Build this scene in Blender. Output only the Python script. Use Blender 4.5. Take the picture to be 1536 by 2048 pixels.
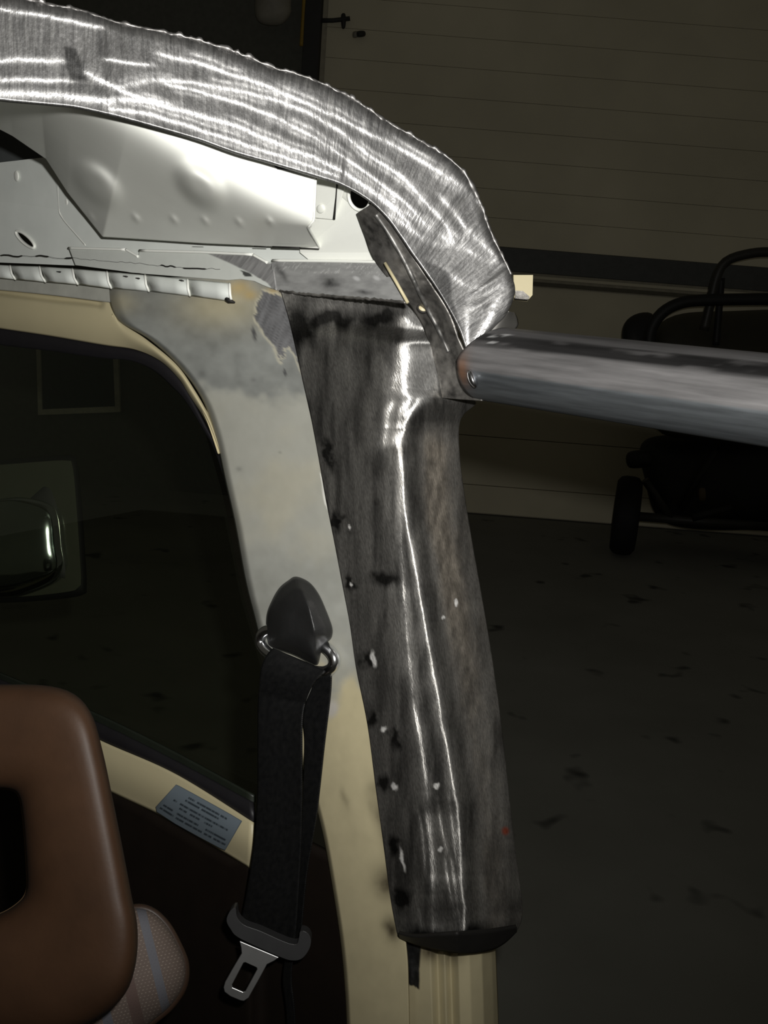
import bpy, bmesh, math
import numpy as np
from mathutils import Vector, Matrix
from mathutils.geometry import tessellate_polygon

for o in list(bpy.data.objects):
    bpy.data.objects.remove(o)
scene = bpy.context.scene
COL = scene.collection

# ------------------------------------------------------------------ camera, light, exposure
F = 2000.0                      # focal length in pixels of the 1536 x 2048 frame
CX, CY = 768.0, 1024.0
CAM_H = 1.35
PITCH = math.atan((1024 - 563) / F)
ROLL = math.radians(4.5)
cd = bpy.data.cameras.new('camera')
cam = bpy.data.objects.new('camera', cd)
COL.objects.link(cam)
cd.sensor_fit = 'VERTICAL'
cd.sensor_height = 36.0
cd.lens = 36.0 * F / 2048.0
cd.clip_start = 0.02
cam.location = (0, 0, CAM_H)
cam.rotation_euler = (Matrix.Rotation(math.pi / 2 - PITCH, 3, 'X') @ Matrix.Rotation(ROLL, 3, 'Z')).to_euler()
scene.camera = cam
bpy.context.view_layer.update()
CM = np.array(cam.matrix_world)

world = bpy.data.worlds.new('garage_ambient')
scene.world = world
world.use_nodes = True
world.node_tree.nodes['Background'].inputs['Color'].default_value = (1.0, 0.93, 0.74, 1)
world.node_tree.nodes['Background'].inputs['Strength'].default_value = 0.03

fl = bpy.data.lights.new('camera_flash', 'SPOT')
fl.energy = 45.0
fl.color = (1.0, 0.985, 0.95)
fl.shadow_soft_size = 0.012
fl.spot_size = math.radians(122)
fl.spot_blend = 1.0
flash = bpy.data.objects.new('camera_flash', fl)
COL.objects.link(flash)
flash.location = Vector(cam.matrix_world @ Vector((0.045, 0.062, 0.0)))
aim = Vector(cam.matrix_world @ Vector((-0.14, 0.36, -1.0)))
flash.rotation_euler = (aim - flash.location).to_track_quat('-Z', 'Y').to_euler()

scene.view_settings.view_transform = 'Standard'
scene.view_settings.look = 'None'
scene.view_settings.gamma = 1.0
scene.view_settings.use_curve_mapping = False
scene.view_settings.exposure = 0.0

# ------------------------------------------------------------------ helpers
def rays(px, py):
    px = np.asarray(px, float); py = np.asarray(py, float)
    return np.stack([(px - CX) / F, -(py - CY) / F, -np.ones_like(px * py)], -1)

def at(px, py, d):
    """camera-frame pixel and depth (metres along the optical axis) -> world point(s)"""
    r = rays(px, py) * np.asarray(d, float)[..., None]
    return r @ CM[:3, :3].T + CM[:3, 3]

def V3(px, py, d):
    return Vector(at(px, py, d).tolist())

def on_plane(px, py, axis, val):
    r = rays(px, py) @ CM[:3, :3].T
    o = CM[:3, 3]
    t = (val - o[axis]) / r[..., axis]
    return o + r * t[..., None]

MID = np.array([0.0225, 0.031, 0.0])       # half way between lens and flash, camera frame
def radial(px, py, d):
    return np.linalg.norm(rays(px, py) * np.asarray(d, float)[..., None] - MID, axis=-1)
def from_radial(px, py, R):
    r = rays(px, py); rm = r @ MID; rr = (r * r).sum(-1)
    return (rm + np.sqrt(rm * rm - rr * (MID @ MID - R * R))) / rr
def depth_y(px, py, Y):
    r = rays(px, py) @ CM[:3, :3].T
    return (Y - CM[1, 3]) / r[..., 1]
def gsmooth(A, sig):
    k = np.arange(-int(3 * sig), int(3 * sig) + 1); w = np.exp(-(k / sig) ** 2 / 2); w /= w.sum()
    P = np.pad(A, ((len(k) // 2,) * 2, (0, 0)), mode='edge')
    return sum(w[i] * P[i:i + len(A)] for i in range(len(k)))
GRIDS = {}
def grid_d(name, x, y):
    px, py, d = GRIDS[name]
    x = np.asarray(x, float); y = np.asarray(y, float); out = np.empty(x.shape)
    for i in np.ndindex(x.shape):
        out[i] = d.ravel()[np.argmin((px.ravel() - x[i]) ** 2 + (py.ravel() - y[i]) ** 2)]
    return out

def S(px):
    """depth of the vehicle's side plane, which runs away to the left"""
    k = (np.asarray(px, float) - CX) / F
    s = (-.08 - .95 * k) / (.77 + .64 * k)
    return .95 + .64 * s

def SD(px, py):
    return S(px) + .10 * np.clip((np.asarray(py, float) - 600) / 1450, 0, 1.4)

rng = np.random.default_rng(7)
_lat = rng.random((256, 256))
def vnoise(x, y, seed=0):
    x = np.asarray(x, float) + seed * 17.31; y = np.asarray(y, float) + seed * 9.73
    xi = np.floor(x).astype(int); yi = np.floor(y).astype(int)
    fx = x - xi; fy = y - yi
    fx = fx * fx * (3 - 2 * fx); fy = fy * fy * (3 - 2 * fy)
    g = lambda a, b: _lat[a % 256, b % 256]
    return ((g(xi, yi) * (1 - fx) + g(xi + 1, yi) * fx) * (1 - fy) +
            (g(xi, yi + 1) * (1 - fx) + g(xi + 1, yi + 1) * fx) * fy)
def fbm(x, y, seed=0, o=4):
    s = 0; a = .5
    for i in range(o):
        s = s + a * vnoise(x * 2 ** i, y * 2 ** i, seed + i); a *= .5
    return s / (1 - .5 ** o)
def sstep(a, b, x):
    t = np.clip((x - a) / (b - a), 0, 1)
    return t * t * (3 - 2 * t)
def dist_line(px, py, pts):
    d = np.full(np.shape(px), 1e9)
    for (x0, y0), (x1, y1) in zip(pts[:-1], pts[1:]):
        vx, vy = x1 - x0, y1 - y0
        t = np.clip(((px - x0) * vx + (py - y0) * vy) / (vx * vx + vy * vy + 1e-9), 0, 1)
        d = np.minimum(d, np.hypot(px - x0 - t * vx, py - y0 - t * vy))
    return d
def sdf(px, py, poly):
    """signed distance to a polygon, negative inside"""
    d = dist_line(px, py, list(poly) + [poly[0]])
    ins = np.zeros(np.shape(px), bool)
    n = len(poly)
    for i in range(n):
        x0, y0 = poly[i]; x1, y1 = poly[(i + 1) % n]
        c = ((y0 > py) != (y1 > py)) & (px < (x1 - x0) * (py - y0) / (y1 - y0 + 1e-12) + x0)
        ins ^= c
    return np.where(ins, -d, d)
def blob(px, py, cx, cy, rx, ry, ang=0):
    c, s = math.cos(math.radians(ang)), math.sin(math.radians(ang))
    a = ((px - cx) * c + (py - cy) * s) / rx
    b = (-(px - cx) * s + (py - cy) * c) / ry
    return np.exp(-(a * a + b * b))
def srgb(r, g, b):
    f = lambda c: (c / 255 / 12.92) if c / 255 <= .04045 else ((c / 255 + .055) / 1.055) ** 2.4
    return (f(r), f(g), f(b))

def catmull(P, n, closed=False):
    """n samples through rows of P, evenly over the chord length of the first two columns"""
    P = np.asarray(P, float)
    if closed:
        P = np.vstack([P, P[:1]])
    L = np.r_[0, np.cumsum(np.maximum(np.linalg.norm(np.diff(P, axis=0), axis=1), 1e-6))]
    t = np.linspace(0, L[-1], n, endpoint=not closed)
    i = np.clip(np.searchsorted(L, t, side='right') - 1, 0, len(P) - 2)
    f = ((t - L[i]) / (L[i + 1] - L[i]))[:, None]
    if closed:
        m = len(P) - 1
        p0, p1, p2, p3 = P[(i - 1) % m], P[i], P[i + 1], P[(i + 2) % m]
    else:
        p0, p1, p2, p3 = P[np.maximum(i - 1, 0)], P[i], P[i + 1], P[np.minimum(i + 2, len(P) - 1)]
    return .5 * (2 * p1 + (p2 - p0) * f + (2 * p0 - 5 * p1 + 4 * p2 - p3) * f ** 2 + (3 * p1 - p0 - 3 * p2 + p3) * f ** 3)

def lin(P, n):
    P = np.asarray(P, float)
    L = np.r_[0, np.cumsum(np.linalg.norm(np.diff(P, axis=0), axis=1))]
    t = np.linspace(0, L[-1], n)
    return np.stack([np.interp(t, L, P[:, k]) for k in range(P.shape[1])], -1)

def link(name, me, mat=None, parent=None, label=None):
    o = bpy.data.objects.new(name, me)
    COL.objects.link(o)
    if mat is not None:
        me.materials.append(mat)
    if parent is not None:
        o.parent = parent
    if label:
        o['label'] = label
    return o
def tag(o, label, cat, group=None):
    o['label'] = label; o['category'] = cat
    if group: o['group'] = group
    return o
def struct(o):
    o['kind'] = 'structure'
    return o
def empty(name, loc):
    """an Empty at the world origin's axes whose children keep world coordinates"""
    o = bpy.data.objects.new(name, None)
    COL.objects.link(o)
    o.empty_display_size = .05
    return o

def grid_mesh(name, W, uv=None, col=None, closed_u=False, closed_v=False, smooth=True, flip=None):
    """W: (nu, nv, 3) world points -> quad mesh, normals turned to the camera"""
    nu, nv = W.shape[:2]
    idx = np.arange(nu * nv).reshape(nu, nv)
    iu = np.r_[idx, idx[:1]] if closed_u else idx
    iv = np.concatenate([iu, iu[:, :1]], 1) if closed_v else iu
    q = np.stack([iv[:-1, :-1], iv[1:, :-1], iv[1:, 1:], iv[:-1, 1:]], -1).reshape(-1, 4)
    v = W.reshape(-1, 3)
    if flip is None:
        n = np.cross(v[q[:, 1]] - v[q[:, 0]], v[q[:, 3]] - v[q[:, 0]])
        c = v[q].mean(1) - CM[:3, 3]
        flip = (n * c).sum() > 0
    if flip:
        q = q[:, ::-1]
    me = bpy.data.meshes.new(name)
    me.from_pydata(v.tolist(), [], q.tolist())
    if uv is not None:
        l = me.uv_layers.new(name='UVMap')
        li = np.empty(len(me.loops), int); me.loops.foreach_get('vertex_index', li)
        l.data.foreach_set('uv', uv.reshape(-1, 2)[li].astype(np.float32).ravel())
    if col is not None:
        a = me.color_attributes.new('Col', 'FLOAT_COLOR', 'POINT')
        a.data.foreach_set('color', col.reshape(-1, 4).astype(np.float32).ravel())
    if smooth:
        me.polygons.foreach_set('use_smooth', [True] * len(me.polygons))
    me.update()
    return me

def ext(x, y, X=-420.0):
    t = (x - X) / (x + 1650.0)          # along the vehicle, towards its vanishing direction
    return (X, y + (370.0 - y) * t)
def ext_rows(rows):
    r = rows[0]
    return [ext(r[0], r[1]) + ext(r[2], r[3])] + list(rows)

def patch(name, rows, nu, nv, depth, mat, parent=None, thick=0.0015, color=None, smooth=True, label=None, interp=None, warp=None):
    """ruled sheet between two edge lines given as rows (ax, ay, bx, by) in design coordinates"""
    R = (interp or catmull)(rows, nu)
    v = np.linspace(0, 1, nv)[None, :]
    px = R[:, 0:1] * (1 - v) + R[:, 2:3] * v
    py = R[:, 1:2] * (1 - v) + R[:, 3:4] * v
    if warp: px = warp(px, py)
    u = np.linspace(0, 1, nu)[:, None] * np.ones_like(v)
    v = np.ones_like(u) * v
    d = depth(px, py, u, v)
    GRIDS[name] = (px, py, d)
    W = at(px, py, d)
    du = np.r_[np.zeros((1, nv)), np.cumsum(np.linalg.norm(np.diff(W, axis=0), axis=2), 0)]
    dv = np.concatenate([np.zeros((nu, 1)), np.cumsum(np.linalg.norm(np.diff(W, axis=1), axis=2), 1)], 1)
    mid = du[:, nv // 2][:, None] * np.ones((1, nv))
    uv = np.stack([mid, dv], -1)
    col = color(px, py, u, v) if color else None
    o = link(name, grid_mesh(name, W, uv, col, smooth=smooth), mat, parent, label)
    if thick:
        m = o.modifiers.new('thickness', 'SOLIDIFY'); m.thickness = thick; m.offset = -1
    return o

def plate(name, outline, depth, thick, mat, parent=None, holes=(), bevel=0, label=None):
    """flat or gently curved cut sheet with real thickness"""
    loops = [list(outline)] + [list(h) for h in holes]
    flat = [p for l in loops for p in l]
    tris = tessellate_polygon([[Vector((x, y, 0)) for x, y in l] for l in loops])
    P = np.array(flat, float)
    d = depth(P[:, 0], P[:, 1]) if callable(depth) else np.full(len(P), depth)
    A = at(P[:, 0], P[:, 1], d)
    n = len(A)
    tr = [list(t) for t in tris]
    nrm = sum((np.cross(A[t[1]] - A[t[0]], A[t[2]] - A[t[0]]) * np.sign(1) for t in tr[:1]), np.zeros(3))
    def facing(t):
        m = np.cross(A[t[1]] - A[t[0]], A[t[2]] - A[t[0]])
        return t if m @ (A[t[0]] - CM[:3, 3]) < 0 else t[::-1]
    tr = [facing(t) for t in tr]
    N = np.zeros(3)
    for t in tr:
        N += np.cross(A[t[1]] - A[t[0]], A[t[2]] - A[t[0]])
    N /= np.linalg.norm(N) + 1e-12
    B = A - N * thick
    faces = tr + [[i + n for i in t[::-1]] for t in tr]
    k = 0
    for l in loops:
        m = len(l)
        for i in range(m):
            a, b = k + i, k + (i + 1) % m
            faces.append([a, b, b + n, a + n])
        k += m
    me = bpy.data.meshes.new(name)
    me.from_pydata(np.vstack([A, B]).tolist(), [], faces)
    bm = bmesh.new(); bm.from_mesh(me)
    bmesh.ops.recalc_face_normals(bm, faces=bm.faces[:])
    bm.to_mesh(me); bm.free()
    o = link(name, me, mat, parent, label)
    if bevel:
        m = o.modifiers.new('edge', 'BEVEL'); m.width = bevel; m.segments = 2; m.limit_method = 'ANGLE'
        m.angle_limit = math.radians(50)
    return o

def tube_mesh(name, pts, rad, n=12, closed=False, flat=None):
    """tube along 3D points; rad scalar or per point; flat=(a,b) squashes the section"""
    P = np.asarray(pts, float); m = len(P)
    rad = np.broadcast_to(np.asarray(rad, float), (m,))
    T = (np.roll(P, -1, 0) - np.roll(P, 1, 0)) if closed else np.gradient(P, axis=0)
    T /= np.linalg.norm(T, axis=1)[:, None] + 1e-12
    up = np.array([0.03, 0.12, 1.0])
    if abs(T[0] @ up) > .9: up = np.array([1.0, .1, 0.1])
    N = up - T[0] * (up @ T[0]); N /= np.linalg.norm(N)
    Ns = []
    for t in T:
        N = N - t * (N @ t); N = N / np.linalg.norm(N); Ns.append(N)
    Ns = np.array(Ns); Bs = np.cross(T, Ns)
    a = np.linspace(0, 2 * math.pi, n, endpoint=False)
    W = P[:, None] + rad[:, None, None] * (np.cos(a)[None, :, None] * Ns[:, None] + np.sin(a)[None, :, None] * Bs[:, None])
    me = grid_mesh(name, W, closed_u=closed, closed_v=True, flip=False)
    bm = bmesh.new(); bm.from_mesh(me)
    if not closed:
        bm.verts.ensure_lookup_table()
        bm.faces.new([bm.verts[i] for i in range(n)])
        bm.faces.new([bm.verts[(m - 1) * n + i] for i in range(n)])
    bmesh.ops.recalc_face_normals(bm, faces=bm.faces[:])
    bm.to_mesh(me); bm.free()
    return me
def tube(name, pts, rad, mat, parent=None, n=12, closed=False, label=None):
    return link(name, tube_mesh(name, pts, rad, n, closed), mat, parent, label)
def pxpts(pts):
    return np.array([at(x, y, d) for x, y, d in pts])

def box(name, lo, hi, mat, parent=None, bevel=0.0, M=None):
    bm = bmesh.new(); bmesh.ops.create_cube(bm, size=1)
    lo, hi = Vector(lo), Vector(hi)
    for v in bm.verts:
        v.co = Vector([lo[i] + (v.co[i] + .5) * (hi[i] - lo[i]) for i in range(3)])
        if M is not None: v.co = M @ v.co
    if bevel:
        bmesh.ops.bevel(bm, geom=bm.edges[:], offset=bevel, segments=2, affect='EDGES', profile=.6)
    me = bpy.data.meshes.new(name); bm.to_mesh(me); bm.free()
    return link(name, me, mat, parent)

# ------------------------------------------------------------------ materials
def new_mat(name):
    m = bpy.data.materials.new(name); m.use_nodes = True
    nt = m.node_tree
    return m, nt, nt.nodes['Principled BSDF']
def nd(nt, t, **kw):
    n = nt.nodes.new(t)
    for k, v in kw.items():
        setattr(n, k, v)
    return n
def noise_of(nt, vec, scale, stretch=(1, 1, 1), detail=4, rough=.55):
    mp = nd(nt, 'ShaderNodeMapping'); mp.inputs['Scale'].default_value = stretch
    nt.links.new(vec, mp.inputs['Vector'])
    n = nd(nt, 'ShaderNodeTexNoise'); n.inputs['Scale'].default_value = scale
    n.inputs['Detail'].default_value = detail; n.inputs['Roughness'].default_value = rough
    nt.links.new(mp.outputs['Vector'], n.inputs['Vector'])
    return n.outputs['Fac']
def ramp(nt, fac, stops):
    r = nd(nt, 'ShaderNodeValToRGB')
    while len(r.color_ramp.elements) < len(stops):
        r.color_ramp.elements.new(.5)
    for e, (p, c) in zip(r.color_ramp.elements, stops):
        e.position = p; e.color = (*c, 1) if len(c) == 3 else c
    nt.links.new(fac, r.inputs['Fac'])
    return r.outputs['Color']
def mulc(nt, a, b, f=1.0):
    n = nd(nt, 'ShaderNodeMix', data_type='RGBA', blend_type='MULTIPLY')
    n.inputs[0].default_value = f
    nt.links.new(a, n.inputs[6]); nt.links.new(b, n.inputs[7])
    return n.outputs[2]
def bump(nt, h, strength, dist, bs):
    b = nd(nt, 'ShaderNodeBump'); b.inputs['Strength'].default_value = strength; b.inputs['Distance'].default_value = dist
    nt.links.new(h, b.inputs['Height'])
    nt.links.new(b.outputs['Normal'], bs.inputs['Normal'])
    return b
def simple(name, c, rough=.5, metal=0.0, spec=.5, var=.12, scale=30, bstr=0.0, coat=0.0):
    m, nt, bs = new_mat(name)
    tc = nd(nt, 'ShaderNodeTexCoord').outputs['Object']
    f = noise_of(nt, tc, scale)
    lo = tuple(x * (1 - var) for x in c); hi = tuple(min(1, x * (1 + var)) for x in c)
    nt.links.new(ramp(nt, f, [(.3, lo), (.7, hi)]), bs.inputs['Base Color'])
    bs.inputs['Roughness'].default_value = rough
    bs.inputs['Metallic'].default_value = metal
    bs.inputs['Specular IOR Level'].default_value = spec
    bs.inputs['Coat Weight'].default_value = coat
    if bstr:
        bump(nt, noise_of(nt, tc, scale * 12), bstr, .0008, bs)
    return m

def painted(name, rough=.4, var=.06, spec=.5):
    """base colour and bare-metal mask come from the mesh's own wear map"""
    m, nt, bs = new_mat(name)
    at_ = nd(nt, 'ShaderNodeAttribute', attribute_name='Col')
    tc = nd(nt, 'ShaderNodeTexCoord').outputs['Object']
    f = noise_of(nt, tc, 60, detail=6)
    v = ramp(nt, f, [(.3, (1 - var,) * 3), (.7, (1, 1, 1))])
    nt.links.new(mulc(nt, at_.outputs['Color'], v), bs.inputs['Base Color'])
    nt.links.new(at_.outputs['Alpha'], bs.inputs['Metallic'])
    bs.inputs['Roughness'].default_value = rough
    bs.inputs['Specular IOR Level'].default_value = spec
    return m

def brushed(name, base, rough, aniso, rough2, mix, rot=0.0, su=700, sv=25, cvar=.35, attr=False, bstr=.15, spark=None, bead=None, gain=1):
    """ground steel: scratches run along v of the sheet, over a duller isotropic lobe"""
    m, nt, bs = new_mat(name)
    uv = nd(nt, 'ShaderNodeUVMap', uv_map='UVMap').outputs['UV']
    tan = nd(nt, 'ShaderNodeTangent', direction_type='UV_MAP', uv_map='UVMap')
    f = noise_of(nt, uv, 1.0, (su, sv, 1), detail=3)
    f2 = noise_of(nt, uv, 1.0, (su * .12, sv * 1.2, 1), detail=4)
    c = ramp(nt, f, [(.25, tuple(x * (1 - cvar) for x in base)), (.75, tuple(min(1, x * (1 + cvar)) for x in base))])
    c = mulc(nt, c, ramp(nt, f2, [(.3, (.75,) * 3), (.7, (1, 1, 1))]))
    if bead:
        f4 = noise_of(nt, uv, 1.0, (bead[0], bead[1], 1), detail=2)
        c = mulc(nt, c, ramp(nt, f4, [(.36, (bead[2],) * 3), (.62, (1, 1, 1))]))
    if attr:
        a = nd(nt, 'ShaderNodeAttribute', attribute_name='Col')
        c = mulc(nt, c, a.outputs['Color'])
    b2 = nd(nt, 'ShaderNodeBsdfPrincipled')
    for b, r in ((bs, rough), (b2, rough2)):
        nt.links.new(c, b.inputs['Base Color'])
        b.inputs['Metallic'].default_value = 1.0
        if attr: nt.links.new(a.outputs['Alpha'], b.inputs['Metallic'])
        b.inputs['Roughness'].default_value = r
    if gain != 1:
        rgb = nd(nt, 'ShaderNodeRGB'); rgb.outputs[0].default_value = (gain, gain, gain, 1)
        nt.links.new(mulc(nt, c, rgb.outputs[0]), bs.inputs['Base Color'])
    bs.inputs['Anisotropic'].default_value = aniso
    bs.inputs['Anisotropic Rotation'].default_value = rot
    nt.links.new(tan.outputs['Tangent'], bs.inputs['Tangent'])
    bb = nd(nt, 'ShaderNodeBump'); bb.inputs['Strength'].default_value = bstr; bb.inputs['Distance'].default_value = .0006
    hgt = f
    if spark:
        f3 = noise_of(nt, uv, 1.0, (spark[0], spark[1], 1), detail=2)
        ad = nd(nt, 'ShaderNodeMath', operation='MULTIPLY_ADD'); ad.inputs[1].default_value = spark[2]
        nt.links.new(f3, ad.inputs[0]); nt.links.new(f, ad.inputs[2]); hgt = ad.outputs[0]
    nt.links.new(hgt, bb.inputs['Height'])
    nt.links.new(bb.outputs['Normal'], bs.inputs['Normal']); nt.links.new(bb.outputs['Normal'], b2.inputs['Normal'])
    mx = nd(nt, 'ShaderNodeMixShader'); mx.inputs['Fac'].default_value = mix
    nt.links.new(bs.outputs['BSDF'], mx.inputs[1]); nt.links.new(b2.outputs['BSDF'], mx.inputs[2])
    nt.links.new(mx.outputs['Shader'], nt.nodes['Material Output'].inputs['Surface'])
    return m

CREAM = (.55, .485, .305)
PRIMER = (.275, .283, .265)
WHITE = (.90, .91, .85)
M_band = brushed('ground_bright_steel', (.84, .84, .86), .42, 1.0, .64, .55, attr=True, cvar=.36, spark=(430, 190, 2.6), bstr=.40, bead=(300, 45, .68))
M_plate = brushed('dark_mill_scale_steel', (.29, .285, .275), .38, 1.0, .62, .55, su=220, sv=700, attr=True, cvar=.35, bstr=.2, gain=1.9)
M_flange = simple('scorched_steel', (.22, .21, .195), .5, .8, var=.75, scale=75, bstr=.2)
M_shiny = simple('bright_weld_steel', (.6, .6, .62), .25, 1.0, var=.3, scale=80)
M_white = simple('white_satin_paint', WHITE, .38, 0, .5, var=.03, scale=14)
M_white2 = simple('white_satin_rail_paint', (.75, .78, .74), .42, 0, .45, var=.05, scale=20)
M_cream = simple('cream_paint', CREAM, .42, 0, .45, var=.04, scale=10)
M_paint = painted('cream_paint_and_primer', .45)
M_greytrim = simple('grey_white_trim_paint', (.45, .45, .40), .5)
M_tube = None
M_rubber = simple('black_rubber', (.012, .011, .013), .5, 0, .4)
M_blackpl = simple('black_grained_plastic', (.018, .018, .018), .42, 0, .5, bstr=.25, scale=60)
M_chrome = simple('chrome', (.8, .81, .83), .2, 1.0, var=.02)
M_dark = simple('dark_steel_edge', (.03, .028, .026), .6, .6)
M_brown = simple('brown_vinyl', (.044, .021, .010), .55, 0, .35, var=.18, scale=18, bstr=.12)
M_trim = simple('dark_brown_door_trim', (.009, .006, .004), .6, 0, .2)
M_inner = simple('cavity_shade', (.05, .055, .055), .6)  # dark tone that stands in for the shade inside the openings

# ================================================================== SETTING
WALL_Y = 6.0
def xz(px, py, y=WALL_Y):
    p = on_plane(np.array(px, float), np.array(py, float), 1, y)
    return float(p[0]), float(p[2])

M_floor, nt, bs = new_mat('dark_concrete')
tc = nd(nt, 'ShaderNodeTexCoord').outputs['Object']
c1 = ramp(nt, noise_of(nt, tc, 1.6, detail=6), [(.3, (.15, .15, .128)), (.7, (.20, .20, .175))])
c2 = ramp(nt, noise_of(nt, tc, 5.5, detail=2), [(.28, (.25, .25, .25)), (.36, (1, 1, 1))])
nt.links.new(mulc(nt, c1, c2), bs.inputs['Base Color'])
bs.inputs['Roughness'].default_value = .8
me = bpy.data.meshes.new('floor'); me.from_pydata([(-6, -2.5, 0), (6, -2.5, 0), (6, WALL_Y + .1, 0), (-6, WALL_Y + .1, 0), (-6, -2.5, -.1), (6, -2.5, -.1), (6, WALL_Y + .1, -.1), (-6, WALL_Y + .1, -.1)], [],
    [(0, 1, 2, 3), (7, 6, 5, 4), (0, 4, 5, 1), (1, 5, 6, 2), (2, 6, 7, 3), (3, 7, 4, 0)])
struct(link('floor', me, M_floor))

M_board = simple('beige_siding_paint', (.62, .57, .42), .7, 0, .3, var=.10, scale=1.5)
M_core = simple('wall_core', (.45, .41, .30), .9)
xl, _ = xz(640, 300); xr = 5.0
_, zb0 = xz(1150, 506); _, zb1 = xz(1150, 553)
wall = struct(box('wall_back', (-6, WALL_Y + .02, 0), (6, WALL_Y + .14, 4.0), M_core))
# siding boards, one object each
bh = .157
z = zb0 + .002
bm0 = None
k = 0
while z < 3.9:
    b = box('board', (xl, WALL_Y - .012, z + .0008), (xr, WALL_Y + .02, min(z + bh, 3.98) - .0008), M_board, wall, .001)
    z += bh; k += 1
z = zb1 - .075
while z > .02:
    z0 = max(z - .30, .01)
    b = box('board', (xl, WALL_Y - .012, z0 + .002), (xr, WALL_Y + .02, z - .002), M_board, wall, .001)
    z -= .30
# dark rail band with two thin battens under it
M_band_dark = simple('charcoal_rail_paint', (.07, .072, .066), .6)
t1 = struct(box('trim_1', (xl, WALL_Y - .05, zb1), (xr, WALL_Y + .02, zb0), M_band_dark, None, .004))
M_batten = simple('dark_batten', (.10, .09, .06), .7)
struct(box('trim_2', (xl, WALL_Y - .03, zb1 - .032), (xr, WALL_Y + .02, zb1 - .014), M_board, None, .003))
struct(box('trim_3', (xl, WALL_Y - .03, zb1 - .070), (xr, WALL_Y + .02, zb1 - .048), M_batten, None, .003))
# corner post and the dark store beyond it
M_post = simple('dark_post_paint', (.03, .03, .027), .7)
x0, _ = xz(608, 120); x1, _ = xz(640, 120)
struct(box('trim_4', (x0, WALL_Y - .10, 0), (x1, WALL_Y + .02, 3.4), M_post, None, .004))
M_store = simple('dark_store_wall', (.10, .10, .082), .85)
struct(box('wall_left', (-6, WALL_Y - .03, 0), (x0, WALL_Y + .02, 4.0), M_store))

# ================================================================== BACKGROUND THINGS
def gpt(px, py, y): return on_plane(np.array(float(px)), np.array(float(py)), 1, y)
# white sack hanging at the top of the dark store
def cushion(name, outline, d0, bulge, mat, parent=None, n=72, rings=14, uvscale=None, smooth=True):
    """pillow-like closed body over an outline in design coordinates"""
    O = catmull(outline, n, closed=True)
    c = O.mean(0)
    Wf = []; UV = []
    for sgn in (1, -1):
        for i in range(rings + 1):
            r = math.sin(i / rings * math.pi / 2) if sgn > 0 else math.sin((rings - i) / rings * math.pi / 2)
            hgt = bulge * math.cos(math.asin(min(1, r))) * sgn
            p = c + (O - c) * max(r, .004)
            d = (d0(p[:, 0], p[:, 1]) if callable(d0) else d0) - hgt
            if sgn < 0 and i == 0: continue
            Wf.append(at(p[:, 0], p[:, 1], d)); UV.append(p / 1000.0)
    W = np.array(Wf); UV = np.array(UV)
    me = grid_mesh(name, W, uv=UV, closed_v=True, flip=False)
    bm = bmesh.new(); bm.from_mesh(me)
    bmesh.ops.recalc_face_normals(bm, faces=bm.faces[:]); bm.to_mesh(me); bm.free()
    return link(name, me, mat, parent)

M_sack = simple('off_white_plastic', (.30, .28, .23), .6, var=.3, scale=6)
sack = empty('hanging_sack', None)
cushion('sack_body', [(512, -60), (545, -70), (580, -40), (582, 10), (580, 30), (560, 50), (525, 48), (511, 30), (510, -10)], lambda x, y: depth_y(x, y, 5.80), .10, M_sack, sack)
tube('tie_cord', np.array([gpt(545, -66, 5.8), gpt(548, -90, 5.82), gpt(546, -120, 5.85)]), .008, M_post, sack)
tag(sack, 'pale bulging sack hanging in the dark corner, top edge of the photo', 'sack')
M_yel = simple('yellow_webbing', (.30, .19, .02), .6)
o = patch('hanging_strap', [(607, -40, 614, -40), (603, 30, 609, 30), (599, 92, 606, 92)], 12, 3, lambda x, y, u, v: depth_y(x, y, 5.85), M_yel, None, .004)
tag(o, 'narrow yellow strap hanging beside the dark post', 'strap')
hk = empty('wall_hook', None)
tube('hook_rail', np.array([gpt(632, 41, 5.96), gpt(665, 41, 5.96), gpt(700, 37, 5.96)]), .012, M_post, hk)
cushion('hook_block', [(683, 28), (690, 27), (692, 40), (690, 56), (684, 57), (682, 42)], lambda x, y: depth_y(x, y, 5.97), .02, M_post, hk, n=24, rings=5)
tag(hk, 'dark bar with an upright block fixed high on the siding', 'hook')
lt = empty('wall_latch', None)
cushion('latch_plate', [(706, 64), (716, 63), (716, 74), (706, 75)], lambda x, y: depth_y(x, y, 5.98), .02, M_sack, lt, n=24, rings=5)
cushion('latch_body', [(714, 63), (729, 62), (730, 72), (715, 74)], lambda x, y: depth_y(x, y, 5.97), .03, M_post, lt, n=24, rings=5)
tag(lt, 'small dark latch on the siding below the bar', 'latch')

# framed panel on the wall seen through the door glass
fp = empty('framed_panel', None)
M_frame = simple('grey_frame_paint', (.45, .43, .34), .6)
M_fpane = simple('dark_green_pane', (.012, .018, .016), .25)
def fr_pt(x, y, d=5.4): return (x, y, d)
corners = [(72, 690), (236, 708), (240, 824), (76, 830)]
inner = [(81, 699), (226, 716), (230, 813), (84, 819)]
for i in range(4):
    j = (i + 1) % 4
    plate('frame_rail', [corners[i], corners[j], inner[j], inner[i]], lambda x, y: depth_y(x, y, 5.93), .03, M_frame, fp)
plate('pane', inner, lambda x, y: depth_y(x, y, 5.945), .01, M_fpane, fp)
tag(fp, 'grey framed dark panel seen through the door glass', 'framed panel')

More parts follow.
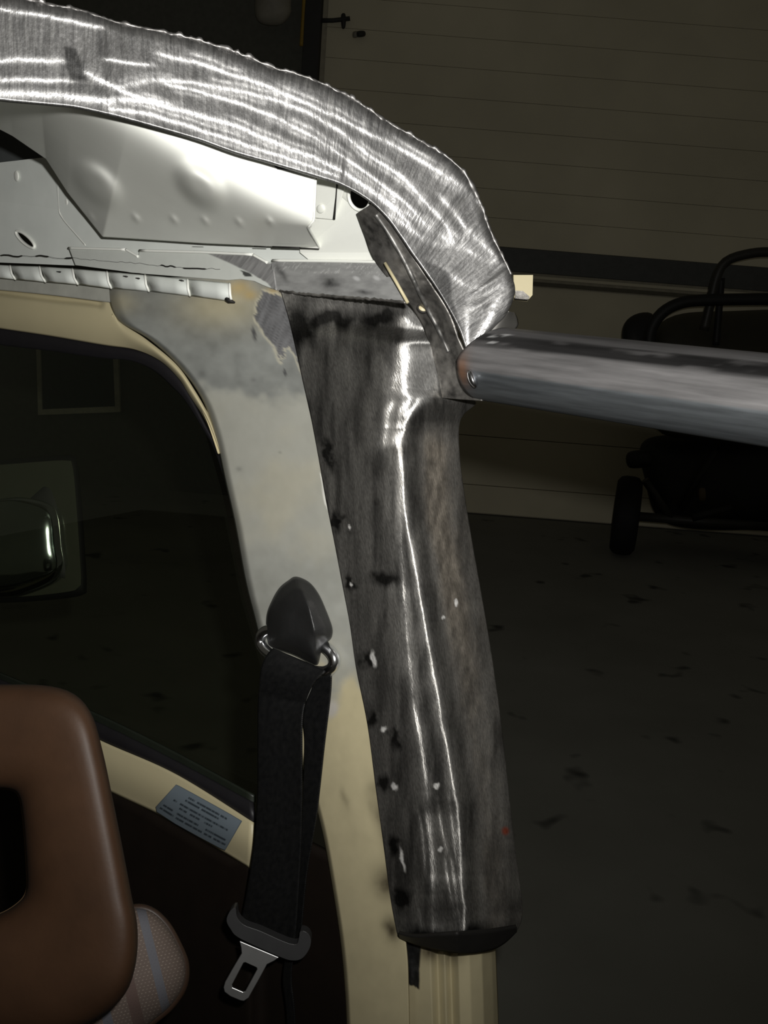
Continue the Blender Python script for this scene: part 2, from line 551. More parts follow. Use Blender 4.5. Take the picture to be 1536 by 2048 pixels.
# small utility buggy parked at the right
M_tyre = simple('tyre_rubber', (.010, .010, .010), .75, 0, .3, bstr=.3)
M_rim = simple('grey_rim', (.10, .095, .08), .5, .3)
M_bug = simple('dark_olive_body', (.030, .027, .015), .5)
M_bugf = simple('dark_frame_tube', (.030, .028, .022), .5)
M_bugs = simple('black_seat_vinyl', (.008, .008, .007), .6)
BY = 5.25
bug = empty('utility_buggy', None)
def wheel(px, py_bottom, y, rad, width, yaw, name='wheel'):
    p = gpt(px, py_bottom, y); ctr = Vector((p[0], y, rad))
    prof = [(rad * .52, -.45), (rad * .62, -.5), (rad * .86, -.5), (rad * .97, -.36), (rad, -.15), (rad, .15), (rad * .97, .36), (rad * .86, .5), (rad * .62, .5), (rad * .52, .45)]
    n = 40; W = []
    R = Matrix.Rotation(yaw, 3, 'Z')
    for r, w in prof:
        W.append([list(ctr + R @ Vector((w * width, r * math.cos(a), r * math.sin(a)))) for a in np.linspace(0, 2 * math.pi, n, endpoint=False)])
    me = grid_mesh('tyre', np.array(W), closed_u=True, closed_v=True, flip=False)
    bm = bmesh.new(); bm.from_mesh(me); bmesh.ops.recalc_face_normals(bm, faces=bm.faces[:]); bm.to_mesh(me); bm.free()
    t = link('tyre', me, M_tyre, bug)
    rp = [(0.01, -.30), (rad * .2, -.30), (rad * .25, -.18), (rad * .48, -.12), (rad * .55, -.42), (rad * .55, .42), (rad * .2, .3), (0.01, .3)]
    W = [[list(ctr + R @ Vector((w * width, r * math.cos(a), r * math.sin(a)))) for a in np.linspace(0, 2 * math.pi, n, endpoint=False)] for r, w in rp]
    me = grid_mesh('rim', np.array(W), closed_v=True, flip=False)
    bm = bmesh.new(); bm.from_mesh(me); bmesh.ops.recalc_face_normals(bm, faces=bm.faces[:]); bm.to_mesh(me); bm.free()
    link('rim', me, M_rim, t)
    return ctr
w1 = wheel(1243, 1096, 5.3, .215, .13, math.radians(-12))
w2 = wheel(1600, 1128, 5.3, .215, .13, math.radians(-12))
tube('axle', [list(w1 + Vector((.03, 0, 0))), list(w2)], .025, M_bugf, bug)
# roll hoop, fender, bonnet, seat, links
hoop = [(1408, 660), (1420, 610), (1434, 552), (1452, 523), (1490, 509), (1540, 504), (1620, 512), (1650, 560), (1655, 700)]
tube('roll_hoop', np.array([gpt(x, y, 5.2) for x, y in catmull(hoop, 40)]), .024, M_bugf, bug)
hoop2 = [(1432, 690), (1438, 620), (1443, 556)]
tube('hoop_brace', np.array([gpt(x, y, 5.3) for x, y in catmull(hoop2, 12)]), .018, M_bugs, bug)
arch = [(1298, 700), (1302, 660), (1325, 625), (1365, 605), (1420, 600), (1536, 598), (1640, 598)]
tube('fender_edge', np.array([gpt(x, y, 5.15) for x, y in catmull(arch, 36)]), .030, M_bugs, bug)
dep = lambda y: (lambda x, yy: np.full(np.shape(x), y / math.cos(PITCH)))
cushion('bonnet', [(1300, 700), (1312, 655), (1360, 628), (1460, 622), (1600, 622), (1660, 660), (1660, 860), (1500, 880), (1330, 870), (1300, 800)], 5.35, .16, M_bug, bug)
cushion('headlamp_pod', [(1244, 680), (1250, 645), (1275, 627), (1305, 628), (1310, 660), (1300, 740), (1260, 735)], 5.25, .08, M_bugs, bug, n=36, rings=8)
cushion('bumper_block', [(1256, 905), (1300, 902), (1303, 930), (1258, 935)], 5.3, .05, M_bugs, bug, n=24, rings=6)
cushion('engine_block', [(1290, 880), (1420, 870), (1560, 880), (1560, 1040), (1480, 1060), (1330, 1045), (1290, 960)], 5.55, .14, M_bugs, bug)
for a, b, r, m in [((1290, 960, 5.3), (1345, 1040, 5.3), .022, M_bugf), ((1430, 900, 5.3), (1360, 1020, 5.3), .018, M_bugs), ((1385, 1035, 5.15), (1462, 1015, 5.15), .022, M_bugs)]:
    p, q = gpt(*a), gpt(*b)
    tube('suspension_arm', [p, (p + q) / 2, q], r, m, bug)
o = cushion('reflector', [(1398, 978), (1410, 977), (1411, 1000), (1399, 1001)], 5.3, .012, simple('amber_reflector', (.10, .07, .03), .4), bug, n=24, rings=4)
tag(bug, 'small dark utility buggy with roll hoop parked on the concrete', 'buggy')

# ================================================================== VEHICLE BODY
body = empty('vehicle_body', None)
tag(body, 'cut-open vehicle body corner with ground steel roof edge and cream pillar', 'vehicle body')

# --- roof edge band, ground bright; the facet lines are where the sheet turns square to the eye
band_rows = [(-330, 152, -330, -110), (-90, 188, -90, -34), (0, 203, -5, -14), (100, 212, 95, 8), (160, 219, 165, 22), (250, 240, 237, 46), (330, 262, 315, 62), (400, 283, 400, 82),
    (470, 308, 480, 108), (530, 325, 545, 135), (580, 340, 600, 150), (640, 358, 662, 175), (690, 375, 715, 204), (740, 405, 775, 243),
    (775, 440, 840, 281), (800, 475, 893, 313), (822, 508, 933, 352), (845, 540, 960, 405), (866, 570, 980, 460), (885, 600, 1000, 503),
    (903, 632, 1022, 548), (918, 662, 1030, 585), (930, 695, 1012, 630), (940, 725, 978, 662), (946, 748, 956, 690)]
LINES = [[(-90, 118), (0, 119), (128, 120)], [(-90, 156), (0, 158), (142, 161)], [(-90, 182), (0, 185), (110, 190), (228, 203)],
    [(168, 140), (200, 160), (240, 178), (280, 195), (340, 206)],
    [(230, 196), (300, 205), (400, 232), (480, 255), (560, 290), (640, 320), (705, 355), (770, 400), (820, 450)],
    [(316, 105), (400, 128), (500, 160), (600, 200), (700, 247), (790, 292), (860, 332), (930, 378), (965, 414)],
    [(240, 174), (290, 161), (340, 160), (420, 172), (500, 187), (600, 217), (680, 263), (740, 310), (800, 352), (850, 402), (890, 445), (906, 486)],
    [(330, 166), (420, 190), (520, 222), (620, 270), (690, 315), (760, 365), (820, 415), (865, 462)],
    [(220, 216), (300, 229), (400, 260), (500, 292), (600, 325), (680, 352)],
    [(700, 352), (760, 395), (800, 420), (860, 452), (905, 488)],
    [(780, 428), (830, 465), (880, 488), (912, 491), (960, 512), (1012, 531)],
    [(880, 390), (910, 425), (932, 458)], [(905, 467), (925, 478), (940, 470)], [(940, 462), (965, 485), (990, 509)],
    [(899, 548), (930, 570), (965, 574), (1004, 573)], [(934, 600), (950, 586), (982, 581)], [(934, 618), (962, 614)],
    [(936, 620), (934, 650), (938, 698), (948, 690)], [(938, 700), (965, 660), (985, 628)], [(985, 612), (1000, 598)],
    [(-90, 8), (0, 18), (100, 34), (205, 54)], [(210, 120), (300, 128), (312, 126)]]
LW = [9, 8, 13, 9, 10, 8, 8, 7, 8, 8, 8, 7, 7, 8, 8, 6, 6, 6, 10, 9, 7, 6]
def band_depth(px, py, u, v):
    d0 = np.interp(px[:, 0], [-330, -90, 0, 300, 600, 800, 950], [.69, .735, .75, .775, .81, .84, .865])
    jx = (vnoise(px / 6, py / 200, 3) - .5) * 1.6 + (vnoise(px / 22, py / 90, 5) - .5) * 4
    g = np.ones_like(px)
    for L, w in zip(LINES, LW):
        g = np.minimum(g, 1 - np.exp(-(dist_line(px, py + jx, catmull(L, 8 * len(L))) / (.8 * w)) ** 2))
    for k in (4, 5, 6, 7, 8, 9):
        for off, am in ((-14, .80), (11, .72)):
            L = catmull(LINES[k], 8 * len(LINES[k])) + np.array([0, off])
            g = np.minimum(g, 1 - am * np.exp(-(dist_line(px, py + 1.5 * jx, L) / 5) ** 2) * sstep(.3, .6, vnoise(px / 60, py / 60, k + off)))
    slope = .00021 * g * (.75 + .5 * fbm(px / 90, py / 60, 2))
    slope = slope * (1 + 2.5 * sstep(.88, 1.0, v))
    step = np.hypot(np.gradient(px, axis=1), np.gradient(py, axis=1))
    acc = np.concatenate([np.zeros((len(px), 1)), np.cumsum((slope * step)[:, 1:], 1)], 1)
    tot = acc[:, -1:]; acc = acc * gsmooth(tot, 40) / tot
    acc = .35 * acc + .65 * gsmooth(acc, 5)
    R0 = radial(px[:, 0], py[:, 0], d0)
    d = from_radial(px, py, R0[:, None] + acc)
    lip = .004 * np.clip((.03 - v) / .03, 0, 1) ** 2
    top = .0016 * (vnoise(px / 9, py / 9, 11) - .5) * sstep(.95, 1, v)
    return d + lip + top
def band_col(px, py, u, v):
    c = np.ones(px.shape + (4,))
    dark = np.zeros_like(px)
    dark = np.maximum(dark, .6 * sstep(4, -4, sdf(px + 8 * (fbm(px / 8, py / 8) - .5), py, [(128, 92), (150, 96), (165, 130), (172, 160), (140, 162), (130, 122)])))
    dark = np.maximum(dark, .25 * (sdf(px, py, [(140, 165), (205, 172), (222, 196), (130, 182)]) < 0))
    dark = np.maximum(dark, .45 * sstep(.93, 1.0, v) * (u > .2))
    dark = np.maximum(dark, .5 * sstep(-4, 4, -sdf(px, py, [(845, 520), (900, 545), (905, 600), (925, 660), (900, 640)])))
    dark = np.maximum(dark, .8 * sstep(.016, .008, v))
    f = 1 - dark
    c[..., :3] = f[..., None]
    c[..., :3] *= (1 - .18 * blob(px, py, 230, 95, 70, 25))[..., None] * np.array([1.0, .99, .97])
    return c
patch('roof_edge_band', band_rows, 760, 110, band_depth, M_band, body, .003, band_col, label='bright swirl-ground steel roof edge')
# torn burr along the upper cut
br = catmull([r[2:] for r in band_rows[1:21]], 260)
bo = rng.normal(0, 1, 260)
bd = grid_d('roof_edge_band', br[:, 0], br[:, 1]) + .0008
bo = np.convolve(bo, [.25, .5, .25], 'same')
M_burr = simple('burred_cut_steel', (.30, .29, .28), .5, .9, var=.4, scale=90)
tube('cut_edge_burr', at(br[:, 0], br[:, 1] + 2.2 * bo, bd), .0010 + .0012 * np.abs(bo), M_burr, body, n=6)

# --- header panel under the band
def header_depth(px, py, u, v):
    top = np.interp(px, [-300, -60, 0, 300, 640], [.70, .755, .768, .80, .845])
    bot = np.interp(px, [-60, 25, 92, 135, 205, 300, 410, 520, 640], [.95, 1.03, 1.11, 1.14, 1.12, 1.06, 1.0, .955, .915])
    vc = np.interp(px, [-60, 150, 250, 330, 450, 560, 625], [.97, .95, .88, .76, .55, .34, .25])
    t = v / vc
    k_ = .5 * (1 - t); w = k_ + np.sqrt(k_ * k_ + .0016)      # softened max(0, 1 - v / vc)
    d = top + (bot - top) * np.clip(w, 0, 1.2) + .01 * np.clip(1 - v, 0, 1)
    if d.ndim == 2: d = gsmooth(d, 24)
    # crease that separates the shaded lower face from the bright upper roll
    # large pressed dimples and the row of small ones
    for cx, cy in ((192, 368), (400, 372)):
        d = d - .026 * np.exp(-np.log(1 / np.maximum(blob(px, py, cx, cy, 50, 30, 42), 1e-30)) ** 1.8)
    for cx, cy in ((182, 434), (272, 436), (348, 439), (410, 441), (478, 444), (540, 443)):
        d = d - .0045 * blob(px, py, cx, cy, 10, 5.5, 52)
    return d
hdr_rows = [(-300, 190, -300, 150), (-60, 228, -60, 178), (25, 272, 15, 186), (92, 318, 80, 194), (135, 385, 140, 200), (172, 432, 200, 212), (205, 474, 262, 226), (300, 480, 340, 248),
    (410, 487, 430, 275), (520, 492, 530, 306), (640, 497, 634, 336)]
patch('header_panel', hdr_rows, 360, 150, header_depth, M_white, body, .0012, interp=lin, warp=lambda x, y: np.minimum(x, np.interp(y, [340, 440, 455, 498], [632, 628, 615, 641])), label='white pressed panel with dimples')
# scuffs and seam gap marks along the header's lower edge
for a, b, w in (((508, 491.5), (535, 492.5), 1.6), ((545, 492.5), (600, 494.5), 2.4), ((600, 495), (638, 497), 1.8), ((388, 487.5), (410, 488), 1.2)):
    p = pxpts([(a[0], a[1] + 1, .001 + float(header_depth(np.array(a[0]), np.array(a[1]), np.array(.8), np.array(0.02)))), (b[0], b[1] + 1, .001 + float(header_depth(np.array(b[0]), np.array(b[1]), np.array(.9), np.array(.02))))])
    tube('seam_scuff', [p[0], (p[0] + p[1]) / 2, p[1]], w * .0003, M_dark, body, n=6)

# --- roof rail with its oval hole
def ell(cx, cy, rx, ry, ang, n=28):
    t = np.linspace(0, 2 * math.pi, n, endpoint=False); c, s = math.cos(math.radians(ang)), math.sin(math.radians(ang))
    return [(cx + rx * math.cos(a) * c - ry * math.sin(a) * s, cy + rx * math.cos(a) * s + ry * math.sin(a) * c) for a in t]
rd = lambda x, y: SD(x, y) + .012 - .02 * np.clip((420 - y) / 100, 0, 1)
hole1 = ell(52, 477, 24, 7.5, 42)
plate('rail_panel', [ext(-70, 522), ext(-70, 333), (-70, 333), (0, 325), (95, 314), (104, 330), (118, 345), (120, 420), (130, 440), (172, 490), (172, 532), (-70, 522)], rd, .0015, M_white2, body, [hole1], label='white roof rail with oval hole')
e = catmull(hole1, 40, closed=True)
tube('hole_rim', at(e[:, 0] - 1.5, e[:, 1] + 2, rd(e[:, 0], e[:, 1]) - .0008), .0018, M_white, body, n=8, closed=True)
plate('rail_splice', [(108, 330), (122, 345), (150, 395), (178, 420), (240, 430), (620, 440), (660, 505), (660, 548), (172, 530), (172, 490), (128, 440), (118, 420)],
      lambda x, y: SD(x, y) + .008 - .02 * np.clip((420 - y) / 100, 0, 1), .0012, M_white2, body)
for cx, cy, rx, ry in ((33, 352, 5, 11), (133, 404, 4, 9)):
    cushion('spot_weld', ell(cx, cy, rx, ry, -5, 12), lambda x, y: rd(x, y) + 0 * x - .002, .003, M_white, body, n=20, rings=5)
seam = [(118, 345), (119, 415), (126, 436), (150, 465), (172, 490)]
tube('seam_bead', at(*(lambda q: (q[:, 0], q[:, 1], rd(q[:, 0], q[:, 1]) - .002))(catmull(seam, 40))), .0014, M_white, body, n=8)
# dark sheet for the shaded gap above the rail
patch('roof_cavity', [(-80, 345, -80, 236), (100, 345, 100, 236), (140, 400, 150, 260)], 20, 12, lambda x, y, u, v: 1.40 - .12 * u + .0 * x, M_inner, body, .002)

# --- corner panel with the round hole beside the band
def cdp(x, y):
    return SD(x, y) + .004 - .055 * np.clip((520 - np.asarray(y, float)) / 150, 0, 1.1)
hole2 = ell(719, 394, 21, 27, -18)
plate('corner_panel', [(590, 318), (640, 338), (700, 360), (752, 395), (785, 440), (812, 505), (800, 530), (630, 530), (600, 505)], cdp, .0015, M_white, body, [hole2], label='white corner panel with round hole')
e = catmull(hole2, 40, closed=True)
tube('hole_rim', at(e[:, 0], e[:, 1], cdp(e[:, 0], e[:, 1])), .0016, M_white, body, n=8, closed=True)
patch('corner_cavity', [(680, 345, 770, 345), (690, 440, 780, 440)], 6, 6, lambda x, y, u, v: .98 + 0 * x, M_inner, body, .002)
plate('slit_tab', [(630, 346), (698, 368), (690, 372), (668, 440), (630, 436)], lambda x, y: cdp(x, y) - .004, .0015, M_white, body, bevel=.0006)
tube('slit', pxpts([(674, 366, cdp(674, 366) - .005), (672, 395, cdp(672, 395) - .005), (668, 438, cdp(668, 438) - .005)]), [.0006, .0007, .0013], M_dark, body, n=6)
cushion('spot_weld', ell(641, 418, 8, 9, 0, 12), lambda x, y: cdp(x, y) - .005, .002, M_white, body, n=20, rings=4)
nt_edge = [(632, 345), (628, 440), (616, 455), (641, 498)]
tube('panel_edge', at(*(lambda q: (q[:, 0], q[:, 1], grid_d('header_panel', q[:, 0], q[:, 1]) - .0003))(lin(nt_edge, 30))), .0011, M_white, body, n=8)
# recessed notch peeping out under the band
plate('notch_panel', [(533, 312), (600, 330), (600, 342), (560, 338), (545, 328)], lambda x, y: .838 + 0 * x, .001, M_white2, body)
tube('notch_edge', pxpts([(540, 322, .834), (556, 336, .834), (575, 338, .834), (602, 339, .835)]), [.0008, .0012, .0015, .0008], M_dark, body, n=6)

# --- raised flange below the header; white beads stand in for its top-edge highlight
def fld(x, y): return SD(x, y) - .003
def flange_col(px, py, u, v):
    c = np.zeros(px.shape + (4,)); c[..., :3] = (.60, .62, .58)
    n = (fbm(px / 9, py / 3, 4) - .5) * 14
    bare = sdf(px + n, py + n * .4, [(415, 507), (505, 511), (538, 527), (620, 530), (620, 590), (560, 600), (535, 566), (505, 548), (480, 536), (455, 524)])
    b = sstep(1.5, -1.5, bare)
    g = .16 + .28 * fbm(px / 3 + py / 4, py / 26, 6)
    c[..., :3] = c[..., :3] * (1 - b[..., None]) + (g * b)[..., None] * np.array([1, .99, .98])
    c[..., 3] = .35 * b
    dk = sdf(px + n * .3, py, [(480, 540), (500, 546), (506, 553), (490, 553)])
    c[..., :3] *= (1 - .9 * sstep(1, -1, dk))[..., None]
    return c
fr = [(137, 496, 150, 530), (250, 499, 250, 543), (264, 505, 262, 545), (277, 513, 277, 546), (279, 501, 282, 547), (400, 504, 400, 556), (455, 507, 455, 560), (480, 508, 480, 558), (505, 510, 508, 562), (520, 517, 525, 570), (533, 525, 546, 578), (546, 523, 552, 580)]
patch('rail_flange', fr, 200, 40, lambda x, y, u, v: fld(x, y), M_paint, body, .0025, flange_col, interp=lin)
for pts in ([(137, 496), (250, 499)], [(252, 499), (276, 513)], [(279, 501), (400, 504), (505, 509)], [(507, 510), (534, 525)], [(545, 521), (650, 522), (770, 524)]):
    q = lin(pts, 16)
    tube('flange_edge_highlight', at(q[:, 0], q[:, 1], fld(q[:, 0], q[:, 1]) - .001), .0014, M_white, body, n=8)
# wavy sealant crack over the clips
cr = catmull([(-60, 506), (10, 511), (50, 512), (80, 511), (120, 516), (170, 518), (205, 522), (255, 525), (330, 532), (380, 536), (440, 538)], 120)
tube('sealant_crack', at(cr[:, 0], cr[:, 1] + (vnoise(cr[:, 0] / 9, 0 * cr[:, 0]) - .5) * 3, SD(cr[:, 0], cr[:, 1]) - .0035), .0002 + .0006 * (vnoise(cr[:, 0] / 25, 0 * cr[:, 0], 2) > .55), M_dark, body, n=6)

# --- bare filler strip between corner panel and pillar plate
def strip_col(px, py, u, v):
    c = np.zeros(px.shape + (4,))
    g = .27 + .18 * fbm(px / 16, py / 6, 3) + .15 * (fbm(px / 2.5 + py / 3, py / 10, 9) > .66) * (v < .35)
    c[..., :3] = g[..., None] * np.array([1, 1, .98]); c[..., 3] = .35
    for cx, cy, rx, ry, am in ((660, 566, 20, 12, .75), (562, 545, 6, 22, .6), (730, 585, 18, 5, .6), (690, 600, 100, 8, .4)):
        c[..., :3] *= (1 - am * blob(px, py, cx, cy, rx, ry, -35 if rx < 10 else 5) * (.6 + .8 * fbm(px / 6, py / 6)))[..., None]
    for cx, cy in ((713, 557), (753, 556)):
        w = np.clip(blob(px, py, cx, cy, 9, 5, 25) * 1.8 - .5, 0, 1)
        c[..., :3] = c[..., :3] * (1 - w[..., None]) + .6 * w[..., None]
    return c
patch('filler_strip', [(543, 522, 540, 572), (560, 523, 558, 582), (650, 524, 660, 592), (768, 526, 815, 604)], 160, 40,
      lambda x, y, u, v: SD(x, y) - .004 + .003 * v, M_paint, body, .002, strip_col, interp=lin, label='bare grey metal strip')
tube('strip_edge', pxpts([(770, 526, SD(770, 526) - .016), (793, 565, SD(793, 565) - .013), (816, 606, SD(814, 602) - .008)]), .0015, M_cream, body, n=8)
q = lin([(560, 583), (620, 589), (700, 595), (812, 604)], 60)
tube('weld_seam', at(q[:, 0], q[:, 1] + rng.normal(0, .7, 60), SD(q[:, 0], q[:, 1]) - .002), .0009 + .0006 * rng.random(60), M_flange, body, n=6)

# --- clip retainer strip: seven rolled segments, a rib between each pair
ribs = [(-230, 516, -224, 536), (-136, 521, -130, 545), (-48, 527, -40, 553), (20, 531, 30, 559), (79, 533, 90, 564), (145, 537, 155, 569), (214, 543, 222, 577), (290, 550, 297, 583), (375, 558, 379, 592), (459, 566, 462, 603)]
def clipd(x, y, u, v): return SD(x, y) - .004 - .008 * np.sin(np.pi * np.clip(v, 0, 1)) ** .7
for a, b in zip(ribs[:-1], ribs[1:]):
    seg = patch('retainer_segment', [(a[0] + 2, a[1], a[2] + 2, a[3]), (b[0] - 2, b[1], b[2] - 2, b[3])], 4, 12, clipd, M_white2, body, .0015, interp=lin)
    q = lin([(b[0], b[1] + 1), (b[0] + (b[2] - b[0]) * .35, b[1] + (b[3] - b[1]) * .6), (b[2] + 1, b[3])], 14)
    vv = np.linspace(0, 1, 14)
    tube('rib', at(q[:, 0], q[:, 1], clipd(q[:, 0], q[:, 1], 0, vv) - .0006), .0014, M_white, seg, n=8)
for x, y, r in ((252, 553, 6), (120, 544, 7), (277, 557, 6), (363, 561, 5)):
    tube('paint_chip', pxpts([(x - r, y - 1, SD(x, y) - .0105), (x, y, SD(x, y) - .0115), (x + r, y + 1, SD(x, y) - .0115)]), [.0004, .001, .0004], M_dark, body, n=6)
tube('end_chip', pxpts([(452, 598, SD(455, 598) - .010), (458, 601, SD(455, 598) - .012), (470, 605, SD(470, 605) - .006)]), [.002, .0025, .0008], M_dark, body, n=6)
patch('aperture_trim', [ext(-70, 545) + ext(-70, 574), (-70, 545, -70, 574), (0, 553, 0, 580), (100, 563, 100, 590), (215, 575, 212, 604), (250, 578, 248, 608)], 40, 10, lambda x, y, u, v: SD(x, y) + .012 + .004 * v, M_greytrim, body, .002, label='grey-white strip under the clips')

# --- inner pillar sheet, primer over cream
pil = [(210, 556, 562, 552), (222, 615, 582, 630), (242, 645, 600, 690), (300, 680, 615, 740), (360, 735, 630, 800), (405, 800, 642, 850), (430, 870, 655, 920), (450, 960, 668, 990),
    (470, 1050, 686, 1080), (490, 1160, 706, 1190), (510, 1240, 722, 1270), (530, 1320, 733, 1340), (570, 1440, 752, 1450), (618, 1570, 768, 1580), (643, 1660, 782, 1680), (660, 1750, 794, 1780),
    (680, 1880, 812, 1900), (690, 1990, 816, 2000), (696, 2120, 818, 2130)]
def pil_depth(px, py, u, v):
    return SD(px, py) + .018 * np.clip((.07 - v) / .07, 0, 1) ** 2 + .0015 * (fbm(px / 90, py / 140, 5) - .5) - .004 * np.sin(np.pi * v) * sstep(.3, .6, u)
def pil_col(px, py, u, v):
    c = np.zeros(px.shape + (4,))
    n = fbm(px / 60, py / 60, 1); n2 = fbm(px / 24, py / 24, 7)
    prim = sstep(1440, 1350, py + (n - .5) * 160 + (px - 620) * .15)
    prim = prim * (1 - .7 * blob(px, py, 440, 610, 85, 45)) * (1 - .5 * blob(px, py, 235, 605, 40, 25))
    prim = prim * (1 - .22 * sstep(.45, .7, fbm(px / 140, py / 140, 12)) * sstep(780, 860, py))
    pc = np.array(PRIMER) * (1.0 + .45 * (n2 - .5) + .5 * (n - .5))[..., None]
    cc = np.array(CREAM) * (.95 + .1 * n2)[..., None]
    grey_light = np.array([.45, .445, .385])
    w = sstep(765, 805, py + 110 * (n - .5)) * (.55 + .45 * sstep(1150, 1060, py + 60 * (n - .5)))
    pc = pc * (1 - .75 * w[..., None]) + grey_light * .75 * w[..., None]
    col = cc * (1 - prim[..., None]) + pc * prim[..., None]
    # yellowed spots
    for cx, cy, r in ((480, 575, 22), (500, 590, 14), (545, 585, 14)):
        b = blob(px, py, cx, cy, r, r * .7)[..., None] * .7
        col = col * (1 - b) + np.array([.50, .36, .14]) * b
    # ground-through patch beside the plate
    j = (fbm(px / 7, py / 14, 3) - .5) * 16
    bare = sdf(px + j, py + j, [(513, 600), (530, 585), (560, 590), (590, 640), (612, 720), (630, 790), (612, 760), (596, 722), (580, 690), (568, 700), (560, 722), (548, 690), (528, 668), (512, 640)])
    b = sstep(1.5, -1.5, bare)
    halo = sstep(7, 2, bare) * (1 - b)
    col = col * (1 - .6 * halo[..., None]) + np.array([.62, .58, .44]) * .6 * halo[..., None]
    g = .09 + .28 * fbm(px / 3 + py / 9, py / 22 + px / 30, 15)
    col = col * (1 - b[..., None]) + (g * b)[..., None] * np.array([1, 1, 1.03])
    for cx, cy, rx, ry in ((508, 668, 4, 16), (570, 745, 3, 9)):
        k = np.clip(2 * blob(px, py, cx, cy, rx, ry, -12) - .4, 0, 1)[..., None]
        col = col * (1 - k) + .09 * k
    # burn marks against the plate's edge, smears
    for cx, cy, rx, ry, am in ((776, 1764, 26, 34, .93), (784, 1858, 16, 26, .85), (762, 1640, 12, 60, .55), (740, 1610, 8, 22, .25), (688, 1597, 7, 22, .35), (752, 1575, 20, 14, .3)):
        bb = np.clip(am * blob(px + 10 * (n2 - .5), py, cx, cy, rx, ry, -14) * (.7 + .6 * n2), 0, .96)[..., None]
        col = col * (1 - bb) + np.array([.02, .012, .005]) * bb
    for cx, cy, r in ((478, 938, 6), (507, 760, 6), (405, 748, 10), (560, 905, 3)):
        bb = .35 * blob(px, py, cx, cy, r, r * .8)[..., None]
        col = col * (1 - bb) + .05 * bb
    # light filler dab and chips on the edge
    k = np.clip(1.8 * blob(px, py, 664, 1418, 14, 20, 20) - .4, 0, 1)[..., None]
    col = col * (1 - k) + np.array([.50, .47, .42]) * k
    k = sstep(1, -1, sdf(px, py, [(640, 945), (652, 970), (662, 1005), (660, 1030), (648, 1005)]))[..., None]
    col = col * (1 - k) + np.array([.75, .74, .68]) * k
    c[..., :3] = col; c[..., 3] = .35 * b
    return c
patch('pillar', pil, 620, 90, pil_depth, M_paint, body, .003, pil_col, label='grey primer over cream pillar sheet')

# --- lower ridged pillar below the plate
def low_depth(px, py, u, v):
    x = px - (py - 1950) * .03
    d = np.interp(x, [780, 830, 862, 876, 890, 902, 918, 940, 965, 985, 1010], [.955, .935, .925, .935, .925, .934, .921, .923, .935, .960, 1.01])
    return d + .10 * np.clip((py - 600) / 1450, 0, 1.2) - .06
def low_col(px, py, u, v):
    c = np.ones(px.shape + (4,)); n = fbm(px / 20, py / 40, 3)
    col = np.array(CREAM) * (.92 + .12 * n)[..., None]
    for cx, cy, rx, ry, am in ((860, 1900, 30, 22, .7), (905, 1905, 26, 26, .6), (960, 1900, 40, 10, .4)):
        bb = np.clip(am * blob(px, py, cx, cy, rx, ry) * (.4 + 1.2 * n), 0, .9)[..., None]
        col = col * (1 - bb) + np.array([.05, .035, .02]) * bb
    k = sstep(2, -2, sdf(px + 8 * (n - .5), py + 14 * (fbm(px / 5, py / 9, 8) - .5), [(780, 1840), (845, 1850), (840, 1935), (838, 1975), (818, 1968), (800, 1972), (797, 1990), (780, 1990)]))[..., None]
    col = col * (1 - k) + (.02 + .12 * fbm(px / 8, py / 14, 9) ** 3)[..., None] * k
    c[..., :3] = col; c[..., 3] = .6 * k[..., 0]
    return c
patch('lower_pillar', [(782, 1800, 986, 1800), (790, 1900, 992, 1900), (795, 2000, 996, 2000), (800, 2130, 1000, 2130)], 160, 110, low_depth, M_paint, body, .003, low_col, label='cream ridged lower pillar')

# --- dark steel plate folded around the pillar
pl = [(562, 585, 815, 602), (578, 640, 852, 660), (592, 700, 888, 735), (604, 755, 930, 788), (613, 795, 952, 806), (620, 826, 927, 830), (626, 855, 918, 858), (638, 920, 921, 925), (652, 1000, 931, 1000), (668, 1080, 944, 1080),
    (685, 1170, 959, 1165), (700, 1250, 973, 1245), (712, 1335, 988, 1340), (735, 1450, 1003, 1450), (752, 1580, 1018, 1585), (767, 1690, 1031, 1700), (780, 1790, 1043, 1790), (791, 1852, 1044, 1836), (796, 1874, 1034, 1862)]
XA = ([560, 600, 645, 690, 740, 790, 885, 903, 1000, 1100, 1250, 1400, 1500, 1600, 1700, 1800, 1900], [820, 820, 816, 812, 809, 810, 797, 801, 802, 804, 813, 826, 845, 856, 862, 866, 868])
XB = ([560, 600, 660, 740, 790, 870, 905, 1000, 1060, 1120, 1250, 1340, 1400, 1470, 1560, 1640, 1750, 1900], [826, 826, 822, 814, 815, 802, 805, 808, 815, 828, 850, 866, 876, 889, 904, 916, 922, 930])
PL_LINES = [([(812, 640), (800, 700), (790, 745), (785, 790), (775, 850), (768, 892)], 12), ([(786, 885), (796, 850), (806, 812)], 7), ([(870, 755), (848, 790), (828, 815), (812, 838), (803, 870)], 7), ([(838, 1625), (845, 1660), (852, 1750)], 5), ([(850, 1610), (858, 1660), (866, 1720)], 5),
    ([(878, 1610), (884, 1660), (897, 1710)], 5), ([(890, 1715), (896, 1760), (912, 1835)], 5), ([(903, 1715), (910, 1770), (918, 1830)], 5), ([(898, 1590), (905, 1650), (912, 1715)], 4), ([(840, 1820), (843, 1850)], 4)]
def plate_pix(px, py, u, v):
    return py
